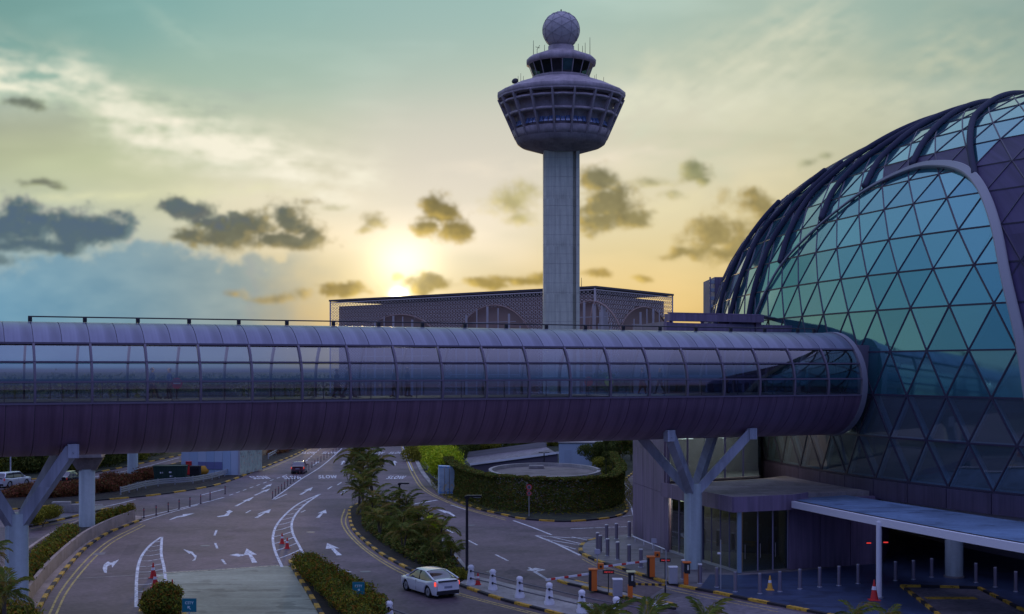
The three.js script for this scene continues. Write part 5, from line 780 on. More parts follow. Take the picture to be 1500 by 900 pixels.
  { const a = q(655, 690), [x, , z] = a, e = Gd(840 + 1010 / 7.5, 780 + 580 / 7.5, 0.75), o = thing('boom_arm', 'black and yellow striped boom lying across the exit lane', 'boom', null, [x, 0.12, z]), n = 9, A = V(0.1, 0.62, 0), E = V(e.x - x, e.y - 0.12, e.z - z); for (let k = 0; k < n; k++) obj('boom_section', bar(A.clone().lerp(E, k / n), A.clone().lerp(E, (k + 1) / n), 0.09, 0.12), k % 2 ? M.kerbBlack : M.kerbYellow, o); obj('rest_post', cyl(0.05, 0.05, E.y, E.x, 0, E.z, 10), M.darkSteel, o); obj('pivot', rbox(0.2, 0.3, 0.2, 0.03, 0.05, 0.6, 0), M.black, o); }
  for (const [b, top, label] of [[[1018, 600], 195, 'thin grey pole on the kerb by the second led sign'], [[1130, 660], 0, '']]) { if (!label) continue; const [x, , z] = q(...b), s = -z / F, y1 = EYE - (780 + top / 7.5 - HORIZON) * s - 0.12, o = thing('thin_pole', label, 'pole', null, [x, 0.12, z]); obj('pole', cyl(0.03, 0.03, y1, 0, 0, 0, 8), M.galv, o); obj('foot', cyl(0.09, 0.09, 0.03, 0, 0, 0, 10), M.galv, o); }
  { const [x, , z] = onG(1056, 864, 0.12), o = thing('thin_pole', 'thin pale pole before the glass bay of the entrance building', 'pole', null, [x, 0.12, z]); obj('pole', cyl(0.03, 0.03, 2.9, 0, 0, 0, 8), M.galv, o); obj('camera', rbox(0.2, 0.1, 0.12, 0.02, -0.1, 2.1, 0), M.whitePlain, o); }
  { const o = thing('wall_rail', 'low pale pipe rail along the foot of the plum wall', 'rail'); const a = Gd(927, 787, 0.4), b = Gd(974, 806, 0.4); obj('pipe', bar(V(a.x, 0.45, a.z), V(b.x, 0.45, b.z), 0.08, 0.08, 8), M.whitePlain, o); for (let k = 0; k < 4; k++) { const p = a.clone().lerp(b, (k + 0.3) / 3.6); obj('post', cyl(0.03, 0.03, 0.33, p.x, 0.12, p.z, 8), M.whitePlain, o); } }
}
// guard rail on the left verge
{
  const g = thing('guard_rail', 'long curved grey guard rail along the left verge kerb', 'guard rail'), c = curve(plan([[176, 727], [195, 722], [215, 717], [245, 713], [275, 711], [300, 707], [325, 701], [350, 690]]), 0.6);
  for (const y of [0.42, 0.62, 0.82]) obj('rail', wallStrip(c, 0.06, y - 0.07, y + 0.07), M.galv, g); for (let i = 0; i < c.length; i += 4) obj('post', box(0.1, 0.85, 0.1, c[i][0], 0.42 + 0.1, c[i][1] - 0.08), M.galv, g);
  const g2 = thing('guard_rail', 'short straight guard rail beside the brown bank past the hoarding', 'guard rail'), c2 = plan([[393, 674], [424, 657]]); for (const y of [0.5, 0.8]) obj('rail', wallStrip(c2, 0.08, y - 0.08, y + 0.08), M.galv, g2); for (const t of [0, 0.33, 0.66, 1]) obj('post', box(0.12, 0.9, 0.12, lerp(c2[0][0], c2[1][0], t), 0.5, lerp(c2[0][1], c2[1][1], t)), M.galv, g2);
  const g3 = thing('guard_rail', 'white low wall rail along the footpath before the painted pier', 'guard rail'), c3 = curve(plan([[622, 682], [628, 695], [636, 706], [648, 714]]), 0.6); obj('rail', wallStrip(c3, 0.12, 0.5, 0.85), M.concretePale, g3); for (let i = 0; i < c3.length; i += 3) obj('post', box(0.12, 0.5, 0.12, c3[i][0], 0.37, c3[i][1]), M.concrete, g3);
}
// skip, bins and the hoarding
{
  const p = Gd(248, 706), s = -p.z / F, o = thing('skip_container', 'dark green waste skip behind the guard rail', 'skip', null, [p.x, 0.13, p.z], 0.12), w = 48 * s, h = 21 * s, gm = std([0.012, 0.045, 0.03], 0.55);
  const sh = new THREE.Shape([[-w / 2 + 0.2, 0], [w / 2 - 0.2, 0], [w / 2, h], [-w / 2, h]].map(([x, y]) => new THREE.Vector2(x, y))); obj('body', boxUV(new THREE.ExtrudeGeometry(sh, { depth: 1.7, bevelEnabled: false }).translate(0, 0, -1.7)), gm, o); for (let k = 0; k < 6; k++) obj('rib', box(0.1, h - 0.1, 0.08, -w / 2 + 0.45 + k * (w - 0.9) / 5, h / 2, 0.04), gm, o); obj('rim', mg([box(w + 0.1, 0.1, 0.12, 0, h, 0), box(w + 0.1, 0.1, 0.12, 0, h, -1.7)]), gm, o); for (const [x, y] of [[-0.9, 0.9], [0.1, 0.95], [0.2, 0.5]]) obj('sticker', box(0.34, 0.16, 0.02, x, y, 0.03), M.whitePlain, o);
  const bin = (px, py, w, h, m, label) => { const q = Gd(px, py), o2 = thing('waste_bin', label, 'waste bin', null, [q.x, 0.13, q.z]); obj('body', rbox(w, h, 0.8, 0.06, 0, h / 2, 0), m, o2); obj('lid', rbox(w + 0.06, 0.12, 0.86, 0.04, 0, h + 0.05, 0), m, o2); obj('handle', box(w * 0.6, 0.05, 0.05, 0, h * 0.8, 0.43), m, o2); };
  bin(286, 701, 1.2, 1.25, M.black, 'black wheeled bin between the green skip and orange bags'); bin(277, 697, 0.7, 1.5, M.red, 'red bin half hidden behind the black bin');
  const bag = (px, py, m, k, label) => { const q = Gd(px, py), o2 = thing('bulk_bag', label, 'bag', null, [q.x, 0.1, q.z]), g = new THREE.SphereGeometry(0.75 * k, 18, 12), pp = g.attributes.position, r = rngOf(px); for (let i = 0; i < pp.count; i++) { const n = 0.85 + 0.3 * fbm(pp.getX(i) * 3 + px, pp.getY(i) * 3 + pp.getZ(i) * 2, 3); pp.setXYZ(i, pp.getX(i) * n * 1.25, Math.max(-0.5, pp.getY(i) * n) , pp.getZ(i) * n); } g.computeVertexNormals(); obj('sack', g.translate(0, 0.55, 0), m, o2); obj('strap', tube([V(-0.3, 0.9 * k + 0.2, 0), V(0, 1.15 * k + 0.25, 0), V(0.3, 0.9 * k + 0.2, 0)], 0.04, 10, 6), m, o2); };
  bag(300, 697, std([0.6, 0.3, 0.02], 0.7), 1, 'yellow orange tarpaulin heap beside the black bin'); bag(316, 696, std([0.55, 0.1, 0.05], 0.7), 1.05, 'red tarpaulin heap in front of the pale hoarding');
  // hoarding box with painted panels
  const A = Gd(266, 697), C = Gd(350, 698), E = Gd(383, 690), hb = thing('site_hoarding', 'pale blue painted hoarding with a speckled end wall on the left verge', 'hoarding'), H = 3.1, hue = [[0.40, 0.52, 0.62], [0.36, 0.50, 0.62], [0.44, 0.55, 0.64], [0.34, 0.48, 0.60]];
  const mural = texture(256, (u, v) => { const n = fbm(u * 5, v * 5, 4, 5), s2 = sstep(fbm(u * 14 + 3, v * 9, 3, 14), 0.6, 0.66), s3 = sstep(fbm(u * 11 + 8, v * 16, 3, 11), 0.63, 0.68); return [190 + n * 40 - s2 * 34 + s3 * 16, 200 + n * 40 - s2 * 34 - s3 * 24, 196 + n * 30 - s2 * 30 - s3 * 26]; }, true, 3);
  const n = 7; for (let k = 0; k < n; k++) { const a = [lerp(A.x, C.x, (k + 0.02) / n), lerp(A.z, C.z, (k + 0.02) / n)], b = [lerp(A.x, C.x, (k + 0.98) / n), lerp(A.z, C.z, (k + 0.98) / n)]; obj('panel', wallStrip([a, b], 0.12, 0.13, H + (k % 2) * 0.03), std(hue[k % 4], 0.7), hb); if (k > 1 && k < 5) obj('notice_board', wallStrip([[a[0], a[1] + 0.1], [b[0], b[1] + 0.1]], 0.05, 0.8, 1.7), std([0.16, 0.18, 0.34], 0.6), hb); }
  for (let k = 0; k < 3; k++) { const a = [lerp(C.x, E.x, (k + 0.01) / 3), lerp(C.z, E.z, (k + 0.01) / 3)], b = [lerp(C.x, E.x, (k + 0.99) / 3), lerp(C.z, E.z, (k + 0.99) / 3)]; obj('end_panel', wallStrip([a, b], 0.12, 0.13, H), std([0.62, 0.68, 0.62], 0.75, { map: mural }), hb); }
  obj('back_wall', mg([wallStrip([[A.x, A.z], [A.x - 2, A.z - 14]], 0.12, 0.13, H), wallStrip([[A.x - 2, A.z - 14], [E.x, E.z]], 0.12, 0.13, H)]), std(hue[0], 0.8), hb); obj('corner_post', box(0.2, H + 0.2, 0.2, C.x, H / 2 + 0.1, C.z + 0.05), M.galv, hb);
  // concrete block on the corner island
  const q = Gd(100, 753), cb = thing('concrete_block', 'low pale concrete block on the corner island', 'block', null, [q.x, 0.12, q.z], 0.2); obj('block', boxUV(rbox(3.2, 0.75, 0.8, 0.04, 0.2, 0.37, 0)), M.concretePale, cb); obj('top_cap', boxUV(rbox(1.6, 0.25, 0.7, 0.05, -0.6, 0.86, 0)), M.concretePale, cb);
}
// walls of the left median planter
{
  const o = thing('planter_wall', 'long curved concrete planter wall on the left median', 'planter'), W = curve(plan([[22, 922], [30, 905], [43, 882], [68, 849], [98, 819], [127, 796], [162, 778], [196, 764]]), 0.7), out = shift(W, -2.4);
  for (let i = 0; i < W.length - 1; i += 4) { const p = W.slice(i, i + 5); if (p.length > 1) obj('wall_section', wallStrip(p, 0.22, 0.1, 0.98), M.concreteBrown, o); }
  obj('rear_wall', wallStrip(out, 0.22, 0.1, 0.9), M.concreteBrown, o); obj('end_wall', wallStrip([W[W.length - 1], out[out.length - 1]], 0.22, 0.1, 0.97), M.concreteBrown, o); obj('soil_bed', faceUp(quads(W, out, 0.78)), M.soil, o);
  const o2 = thing('planter_wall', 'small concrete planter on the corner island by the pale block', 'planter'), p = curve(plan([[46, 770], [62, 764], [84, 757]], 0.12), 0.5), q2 = shift(p, -1.4); obj('wall_section', wallStrip(p, 0.2, 0.1, 0.85), M.concrete, o2); obj('rear_wall', wallStrip(q2, 0.2, 0.1, 0.8), M.concrete, o2); obj('soil_bed', faceUp(quads(p, q2, 0.7)), M.soil, o2);
}
// the round ramp behind the hedge
{
  const o = thing('ramp_drum', 'round concrete ramp deck with pale rim inside a clipped hedge', 'ramp'), h = 2.75, P = [];
  const F0 = Gd(800, 701, 3.05), Bk = Gd(797, 679, 3.05), Lf = Gd(718, 689, 3.05), Rt = Gd(882, 694, 3.05), cz = (F0.z + Bk.z) / 2 - 0.6, cx = (Lf.x + Rt.x) / 2, rx = (Rt.x - Lf.x) / 2, rz = (F0.z - Bk.z) / 2 - 0.6;
  for (let k = 0; k < 64; k++) { const a = k / 64 * Math.PI * 2; P.push([cx + Math.cos(a) * rx, cz + Math.sin(a) * rz]); }
  obj('deck', boxUV(prism(P.map(([x, z]) => [cx + (x - cx) * 0.97, cz + (z - cz) * 0.97]), 0.1, h)), std([0.30, 0.26, 0.25], 0.8, { map: T.slab }), o); obj('rim', wallStrip([...P, P[0], P[1]], 0.32, 0.1, 3.1), M.concretePale, o); obj('hatch_cover', boxUV(rbox(1.5, 0.3, 1.6, 0.04, cx - 0.7, h + 0.15, cz - rz * 0.66)), M.concrete, o);
  const rm = thing('ramp_road', 'sloping ramp road with a dark wall left of the round deck', 'ramp'), a = Gd(686, 675, 1.6), b = Gd(817, 662, 3.3), wallM = std([0.09, 0.075, 0.11], 0.8);
  const f0 = Gd(690, 682, 1.2), f1 = Gd(817, 665, 3.4), k0 = Gd(678, 671, 1.6), k1 = Gd(800, 655, 3.6);
  const q = (A, B, C, D) => tri([A, B, C, A, C, D].flatMap((p) => p.toArray())); obj('ramp_surface', boxUV(q(f0, f1, k1, k0)), M.asphaltPale, rm);
  const dn = (p) => V(p.x, 0.1, p.z); obj('side_wall', boxUV(q(dn(f0), dn(f1), f1, f0)), wallM, rm); obj('coping', mg([bar(f0.clone().add(V(0, 0.1, 0)), f1.clone().add(V(0, 0.1, 0)), 0.35, 0.25)]), M.whitePlain, rm); obj('rear_parapet', mg([bar(k0.clone().add(V(0, 0.3, 0)), k1.clone().add(V(0, 0.3, 0)), 0.2, 0.7)]), M.concrete, rm);
  const pb = Gd(656, 726), s = -pb.z / F, pr = thing('painted_pier', 'tapered pale blue pier with a painted mural at the hedge end', 'pier', null, [pb.x, 0.1, pb.z], 0.15), sh = new THREE.Shape([[-12.5 * s, 0], [12.5 * s, 0], [8.5 * s, 40 * s], [-12 * s, 41 * s]].map(([x, y]) => new THREE.Vector2(x, y)));
  const mt = texture(256, (u, v) => { const n = fbm(u * 6, v * 6, 3, 6), f2 = sstep(fbm(u * 9 + 2, v * 14, 3, 9), 0.58, 0.64) * sstep(0.6 - v, 0, 0.3), y = sstep(fbm(u * 13 + 7, v * 11 + 3, 3, 13), 0.62, 0.68) * sstep(0.6 - v, 0, 0.3); return [170 + n * 40 + y * 50 - f2 * 70, 190 + n * 34 - f2 * 40, 200 + n * 26 - y * 70]; }, true, 2.6);
  obj('face', boxUV(new THREE.ExtrudeGeometry(sh, { depth: 1.2, bevelEnabled: true, bevelSize: 0.05, bevelThickness: 0.05 }).translate(0, 0, -1.2)), std([0.72, 0.8, 0.84], 0.75, { map: mt }), pr); for (const x of [-5 * s, 2 * s]) obj('groove_trim', box(0.05, 38 * s, 0.04, x, 19 * s, 0.07), M.concrete, pr);
  // pale blue site cabin beyond
  const cA = Gd(823, 684), cb = thing('site_cabin', 'pale blue flat box cabin behind the round ramp', 'cabin', null, [cA.x + 2.6, 0.1, cA.z - 2], -0.1); obj('wall', boxUV(rbox(5.6, 3.0, 4, 0.05, 0, 1.5, 0)), std([0.42, 0.52, 0.60], 0.6), cb); obj('roof', rbox(5.8, 0.16, 4.2, 0.04, 0, 3.06, 0), M.concretePale, cb); obj('side_panel', boxUV(box(0.06, 2.6, 3.4, 2.84, 1.5, 0)), std([0.3, 0.36, 0.42], 0.6), cb); obj('door', box(0.9, 2.1, 0.06, -1.6, 1.1, 2.02), std([0.38, 0.47, 0.55], 0.6), cb);
}

// ------------------------------------------------------------------ planting
function leafGeo(seed, n, place, size, cols, droop = 0.2) {   // n small leaves: place(r) -> [point, outward normal]
  const r = rngOf(seed), pos = new Float32Array(n * 18), col = new Float32Array(n * 18), t = V(), b = V(), up = V();
  for (let i = 0; i < n; i++) {
    const [p, nn] = place(r); up.copy(nn).add(V((r() - 0.5) * 1.5, (r() - 0.5) * 1.5 - droop * 0.5, (r() - 0.5) * 1.5)).normalize();
    t.set(r() - 0.5, r() - 0.5 - droop, r() - 0.5).cross(up).normalize(); b.crossVectors(up, t);
    const L = size * (0.6 + 0.8 * r()), w = L * (0.34 + 0.2 * r()), A = p.clone().addScaledVector(t, -L / 2), C = p.clone().addScaledVector(t, L / 2).addScaledVector(up, -L * 0.12), B = p.clone().addScaledVector(b, w / 2).addScaledVector(up, L * 0.06), D = p.clone().addScaledVector(b, -w / 2).addScaledVector(up, L * 0.06);
    pos.set([A, B, C, A, C, D].flatMap((q) => [q.x, q.y, q.z]), i * 18);
    const c = cols[Math.floor(r() * cols.length)], k = 0.7 + 0.6 * r(); for (let j = 0; j < 6; j++) col.set([c[0] * k, c[1] * k, c[2] * k], i * 18 + j * 3);
  }
  const g = new THREE.BufferGeometry(); g.setAttribute('position', new THREE.BufferAttribute(pos, 3)); g.setAttribute('color', new THREE.BufferAttribute(col, 3)); g.computeVertexNormals(); return g;
}
const lumpPlace = (lumps, fill = 0.35) => { const w = lumps.map((l) => l[3] * l[4] + l[4] * l[5] + l[3] * l[5]), tot = w.reduce((a, b) => a + b, 0); return (r) => { let k = r() * tot, i = 0; while ((k -= w[i]) > 0 && i < lumps.length - 1) i++; const [x, y, z, a, b, c] = lumps[i], u = r() * 2 - 1, f = r() * 6.283, s = Math.sqrt(1 - u * u), n = V(s * Math.cos(f), u, s * Math.sin(f)), d = 1 - fill * r() * r() + (r() < 0.14 ? r() * 0.34 : (r() - 0.5) * 0.2); return [V(x + n.x * a * d, Math.max(0.05, y + n.y * b * d), z + n.z * c * d), n]; }; };
const GREEN = { hedge: [[0.038, 0.062, 0.02], [0.05, 0.075, 0.022], [0.03, 0.05, 0.02], [0.085, 0.098, 0.032], [0.07, 0.048, 0.02]], shrub: [[0.07, 0.09, 0.018], [0.05, 0.075, 0.02], [0.11, 0.11, 0.02], [0.04, 0.055, 0.02], [0.10, 0.055, 0.015]], bright: [[0.16, 0.22, 0.02], [0.12, 0.19, 0.02], [0.21, 0.25, 0.03]], dark: [[0.025, 0.042, 0.018], [0.038, 0.055, 0.02], [0.05, 0.06, 0.022]], rust: [[0.075, 0.028, 0.026], [0.06, 0.026, 0.024], [0.09, 0.042, 0.028], [0.05, 0.042, 0.024]], olive: [[0.09, 0.10, 0.02], [0.06, 0.075, 0.018], [0.13, 0.13, 0.03]] };
const trunkM = std([0.09, 0.07, 0.055], 0.9);
function bush(name, label, cat, group, pos, lumps, n, size, kind, seed, stem = 0.3) {
  const o = thing(name, label, cat, group, pos); obj('foliage', leafGeo(seed, Math.round(n * 1.5), lumpPlace(lumps, 0.85), size, GREEN[kind]), leafMat, o);
  obj('stem', mg([cyl(0.07, 0.04, Math.max(stem, 0.3), 0, 0, 0, 7), bar(V(0, 0.1, 0), V(0.3, Math.max(stem, 0.3) + 0.2, 0.1), 0.05)]), trunkM, o); return o;
}
function row(path, step, seed, rx, ry, y, jitter = 0.3) { const r = rngOf(seed), c = curve(path, step); return c.map(([x, z]) => [x + (r() - 0.5) * jitter, y + (r() - 0.3) * jitter, z + (r() - 0.5) * jitter, rx * (0.8 + 0.5 * r()), ry * (0.75 + 0.6 * r()), rx * (0.8 + 0.5 * r())]); }
const local = (lumps) => { const x = lumps.reduce((s, l) => s + l[0], 0) / lumps.length, z = lumps.reduce((s, l) => s + l[2], 0) / lumps.length; return [[x, 0, z], lumps.map((l) => [l[0] - x, l[1], l[2] - z, l[3], l[4], l[5]])]; };
// hedge round the ramp
{
  const o = thing('hedge', 'tall clipped hedge wrapped round the ramp deck above the striped kerb', 'hedge'), H = 3.15;
  const p = curve(plan([[655, 704], [662, 718], [676, 729], [700, 739], [735, 748], [784, 752], [842, 752], [885, 748], [903, 739], [907, 728], [898, 712], [893, 700]]), 0.5), n = normals2(p), lens = p.length - 1;
  // which side is out: away from the deck
  const mid = Gd(800, 720), sgn = ((p[20][0] - mid.x) * n[20][0] + (p[20][1] - mid.z) * n[20][1]) > 0 ? 1 : -1;
  const lump = (i, y) => 0.28 * (fbm(i * 0.23 + 3, y * 0.9, 3) - 0.5) * 2, topL = (i) => H + 0.35 * (fbm(i * 0.3, 7, 3) - 0.5);
  const place = (r) => {
    const f = r() * lens, i = Math.floor(f), t = f - i, x = lerp(p[i][0], p[i + 1][0], t), z = lerp(p[i][1], p[i + 1][1], t), nx = n[i][0] * sgn, nz = n[i][1] * sgn, top = topL(f);
    if (r() < 0.26) { const d = (r() - 0.62) * 1.5; return [V(x + nx * (0.35 + d * 0.7), top + (r() - 0.4) * 0.22, z + nz * (0.35 + d * 0.7)), V(nx * 0.2, 1, nz * 0.2)]; }
    const y = Math.pow(r(), 0.9) * top, d = 0.45 + lump(f, y) - r() * r() * 0.6; return [V(x + nx * d, y + 0.1, z + nz * d), V(nx, 0.25, nz)];
  };
  obj('foliage', leafGeo(31, 100000, place, 0.22, GREEN.hedge, 0.7), leafMat, o);
  { const r = rngOf(33), tw = []; for (let i = 0; i < 260; i++) { const f = Math.floor(r() * lens), q = p[f]; tw.push(bar(V(q[0] + (r() - 0.5) * 0.5, 0.1, q[1] + (r() - 0.5) * 0.5), V(q[0] + (r() - 0.5) * 0.9, 1.4 + r() * 1.5, q[1] + (r() - 0.5) * 0.7), 0.035)); } obj('twigs', mg(tw), trunkM, o, 'stuff'); }
  obj('grass_tufts', leafGeo(32, 5000, (r) => { const f = r() * lens, i = Math.floor(f), d = 0.5 + r() * 1.5; return [V(p[i][0] + n[i][0] * sgn * d, 0.16, p[i][1] + n[i][1] * sgn * d), V(0, 1, 0)]; }, 0.14, GREEN.olive), leafMat, o, 'stuff');
}
// planter shrubs
{
  let [c, l] = local(row(plan([[-6, 894], [22, 862], [50, 829], [80, 799], [108, 779]], 0.9), 0.7, 41, 0.55, 0.5, 1.05)); bush('planter_shrub', 'bushy yellow green shrub row in the left median planter before the column', 'shrub', 'planter shrubs', c, l, 9000, 0.2, 'shrub', 42);
  [c, l] = local(row(plan([[134, 767], [158, 758], [190, 749]], 0.9), 0.6, 43, 0.42, 0.36, 0.98)); bush('planter_shrub', 'low green shrub row at the pointed end of the left median planter', 'shrub', 'planter shrubs', c, l, 4500, 0.18, 'shrub', 44);
  [c, l] = local(row(plan([[47, 764], [62, 758], [80, 752]], 0.8), 0.5, 45, 0.55, 0.5, 1.0)); bush('planter_shrub', 'rounded yellow green shrub in the corner island planter', 'shrub', 'planter shrubs', c, l, 3500, 0.18, 'olive', 46);
  [c, l] = local([...row(plan([[440, 838], [470, 866], [505, 903], [530, 930]]), 0.7, 47, 0.62, 0.55, 0.75), ...row(plan([[455, 838], [490, 862], [530, 890], [560, 915]]), 0.7, 48, 0.55, 0.5, 0.65)]); bush('planter_shrub', 'long dense shrub bed filling the planted median with the teal sign', 'shrub', 'planter shrubs', c, l, 14000, 0.19, 'shrub', 49);
  [c, l] = local([[...Object.values(Gd(238, 905))]].map(() => 0).flatMap(() => { const p = Gd(238, 903); return [[p.x, 0.9, p.z, 0.85, 0.8, 0.85], [p.x - 0.4, 0.7, p.z + 0.3, 0.7, 0.6, 0.7], [p.x + 0.5, 0.6, p.z + 0.2, 0.6, 0.6, 0.6], [p.x + 0.1, 1.3, p.z, 0.6, 0.5, 0.6], [p.x - 0.7, 1.0, p.z, 0.4, 0.4, 0.4], [p.x + 0.6, 1.15, p.z - 0.2, 0.42, 0.4, 0.4]]; })); bush('round_bush', 'round dark green bush on the small island beside the teal sign', 'bush', null, c, l, 6000, 0.17, 'shrub', 50);
  // red brown ground shrubs on the left verge
  const beds = [[[20, 730], [80, 722], [140, 716]], [[60, 731], [140, 724], [172, 719]], [[150, 714], [195, 706], [222, 700]], [[400, 668], [425, 657], [445, 647]]];
  beds.forEach((b, i) => { const [cc, ll] = local(row(plan(b), 1.3, 60 + i, 1.2, 0.62, 0.45, 0.7)); bush('ground_shrub', ['rusty red shrub bed behind the forked column and dark car', 'rusty red shrub bed along the kerb of the left verge', 'rusty red shrub bed round the foot of the far round column', 'rusty brown shrubs on the bank past the hoarding'][i], 'shrub', 'rusty verge shrubs', cc, ll, 6000, 0.26, 'rust', 70 + i, 0.2); });
}
// palms
const frondG = [0, 1, 2, 3].map((k) => {
  const r = rngOf(90 + k), v = [], col = [], L = 1, N = 30, pt = (t) => V(t * L * (0.97 - 0.12 * t), 0.32 * t - (0.55 + k * 0.12) * t * t, 0.05 * Math.sin(t * 3 + k)), q = (a, b, c, cc) => { v.push(...a.toArray(), ...b.toArray(), ...c.toArray()); for (let i = 0; i < 3; i++) col.push(...cc); };
  const tones = [[[0.045, 0.065, 0.024], [0.06, 0.08, 0.03]], [[0.06, 0.08, 0.028], [0.085, 0.10, 0.03]], [[0.03, 0.05, 0.024], [0.05, 0.065, 0.03]], [[0.075, 0.075, 0.035], [0.10, 0.095, 0.04]]][k];
  for (let i = 0; i < 12; i++) { const a = pt(i / 12), b = pt((i + 1) / 12), w = 0.014 * (1 - i / 14); q(a.clone().add(V(0, 0, w)), b.clone().add(V(0, 0, w)), b.clone().add(V(0, 0, -w)), [0.10, 0.09, 0.03]); q(a.clone().add(V(0, 0, w)), b.clone().add(V(0, 0, -w)), a.clone().add(V(0, 0, -w)), [0.10, 0.09, 0.03]); }
  for (let i = 2; i < N; i++) for (const s of [1, -1]) { const t = i / N, a = pt(t), l = 0.34 * Math.sin(Math.PI * (0.2 + 0.75 * t)) * (0.8 + 0.4 * r()), dir = V(0.55 + 0.3 * t, -0.18 - 0.35 * r() + 0.25 * (1 - t), s * (0.85 - 0.3 * t)).normalize(), m = a.clone().addScaledVector(dir, l * 0.5).add(V(0, 0.03, 0)), e = a.clone().addScaledVector(dir, l).add(V(0, -0.06 * r() - 0.03, 0)), w = V(0.02, 0.004, 0), c = tones[Math.floor(r() * 2)].map((x) => x * (0.75 + 0.5 * r())); q(a, m.clone().add(w), m.clone().sub(w), c); q(m.clone().add(w), e, m.clone().sub(w), c); }
  const g = new THREE.BufferGeometry(); g.setAttribute('position', new THREE.BufferAttribute(new Float32Array(v), 3)); g.setAttribute('color', new THREE.BufferAttribute(new Float32Array(col), 3)); g.computeVertexNormals(); return g;
});
const palmTrunk = std([0.10, 0.085, 0.06], 0.9);
function palm(pos, h, len, n, seed, label, group, stems = 3) {
  const o = thing('palm', label, 'palm', group, pos), r = rngOf(seed), g = [];
  for (let s = 0; s < stems; s++) {
    const a = r() * 6.28, lean = stems > 1 ? 0.12 + 0.16 * r() : 0.05, hh = h * (s ? 0.55 + 0.4 * r() : 1), top = V(Math.cos(a) * lean * hh, hh, Math.sin(a) * lean * hh), foot = V(Math.cos(a) * 0.12, 0, Math.sin(a) * 0.12);
    g.push(tube([foot, foot.clone().lerp(top, 0.5).add(V(Math.cos(a) * -0.05, 0, Math.sin(a) * -0.05)), top], stems > 1 ? 0.05 : 0.09, 8, 6));
    const m = Math.ceil(n / stems); for (let k = 0; k < m; k++) { const f = obj('frond', frondG[Math.floor(r() * 4)], leafMat, o); f.position.copy(top); f.rotation.set(0, (k / m + r() * 0.12) * 6.283, 0.95 - 1.15 * (k % 3) / 2.2 + (r() - 0.5) * 0.4, 'YXZ'); f.scale.setScalar(len * (0.75 + 0.5 * r())); }
  }
  obj('trunk', mg(g), palmTrunk, o); return o;
}
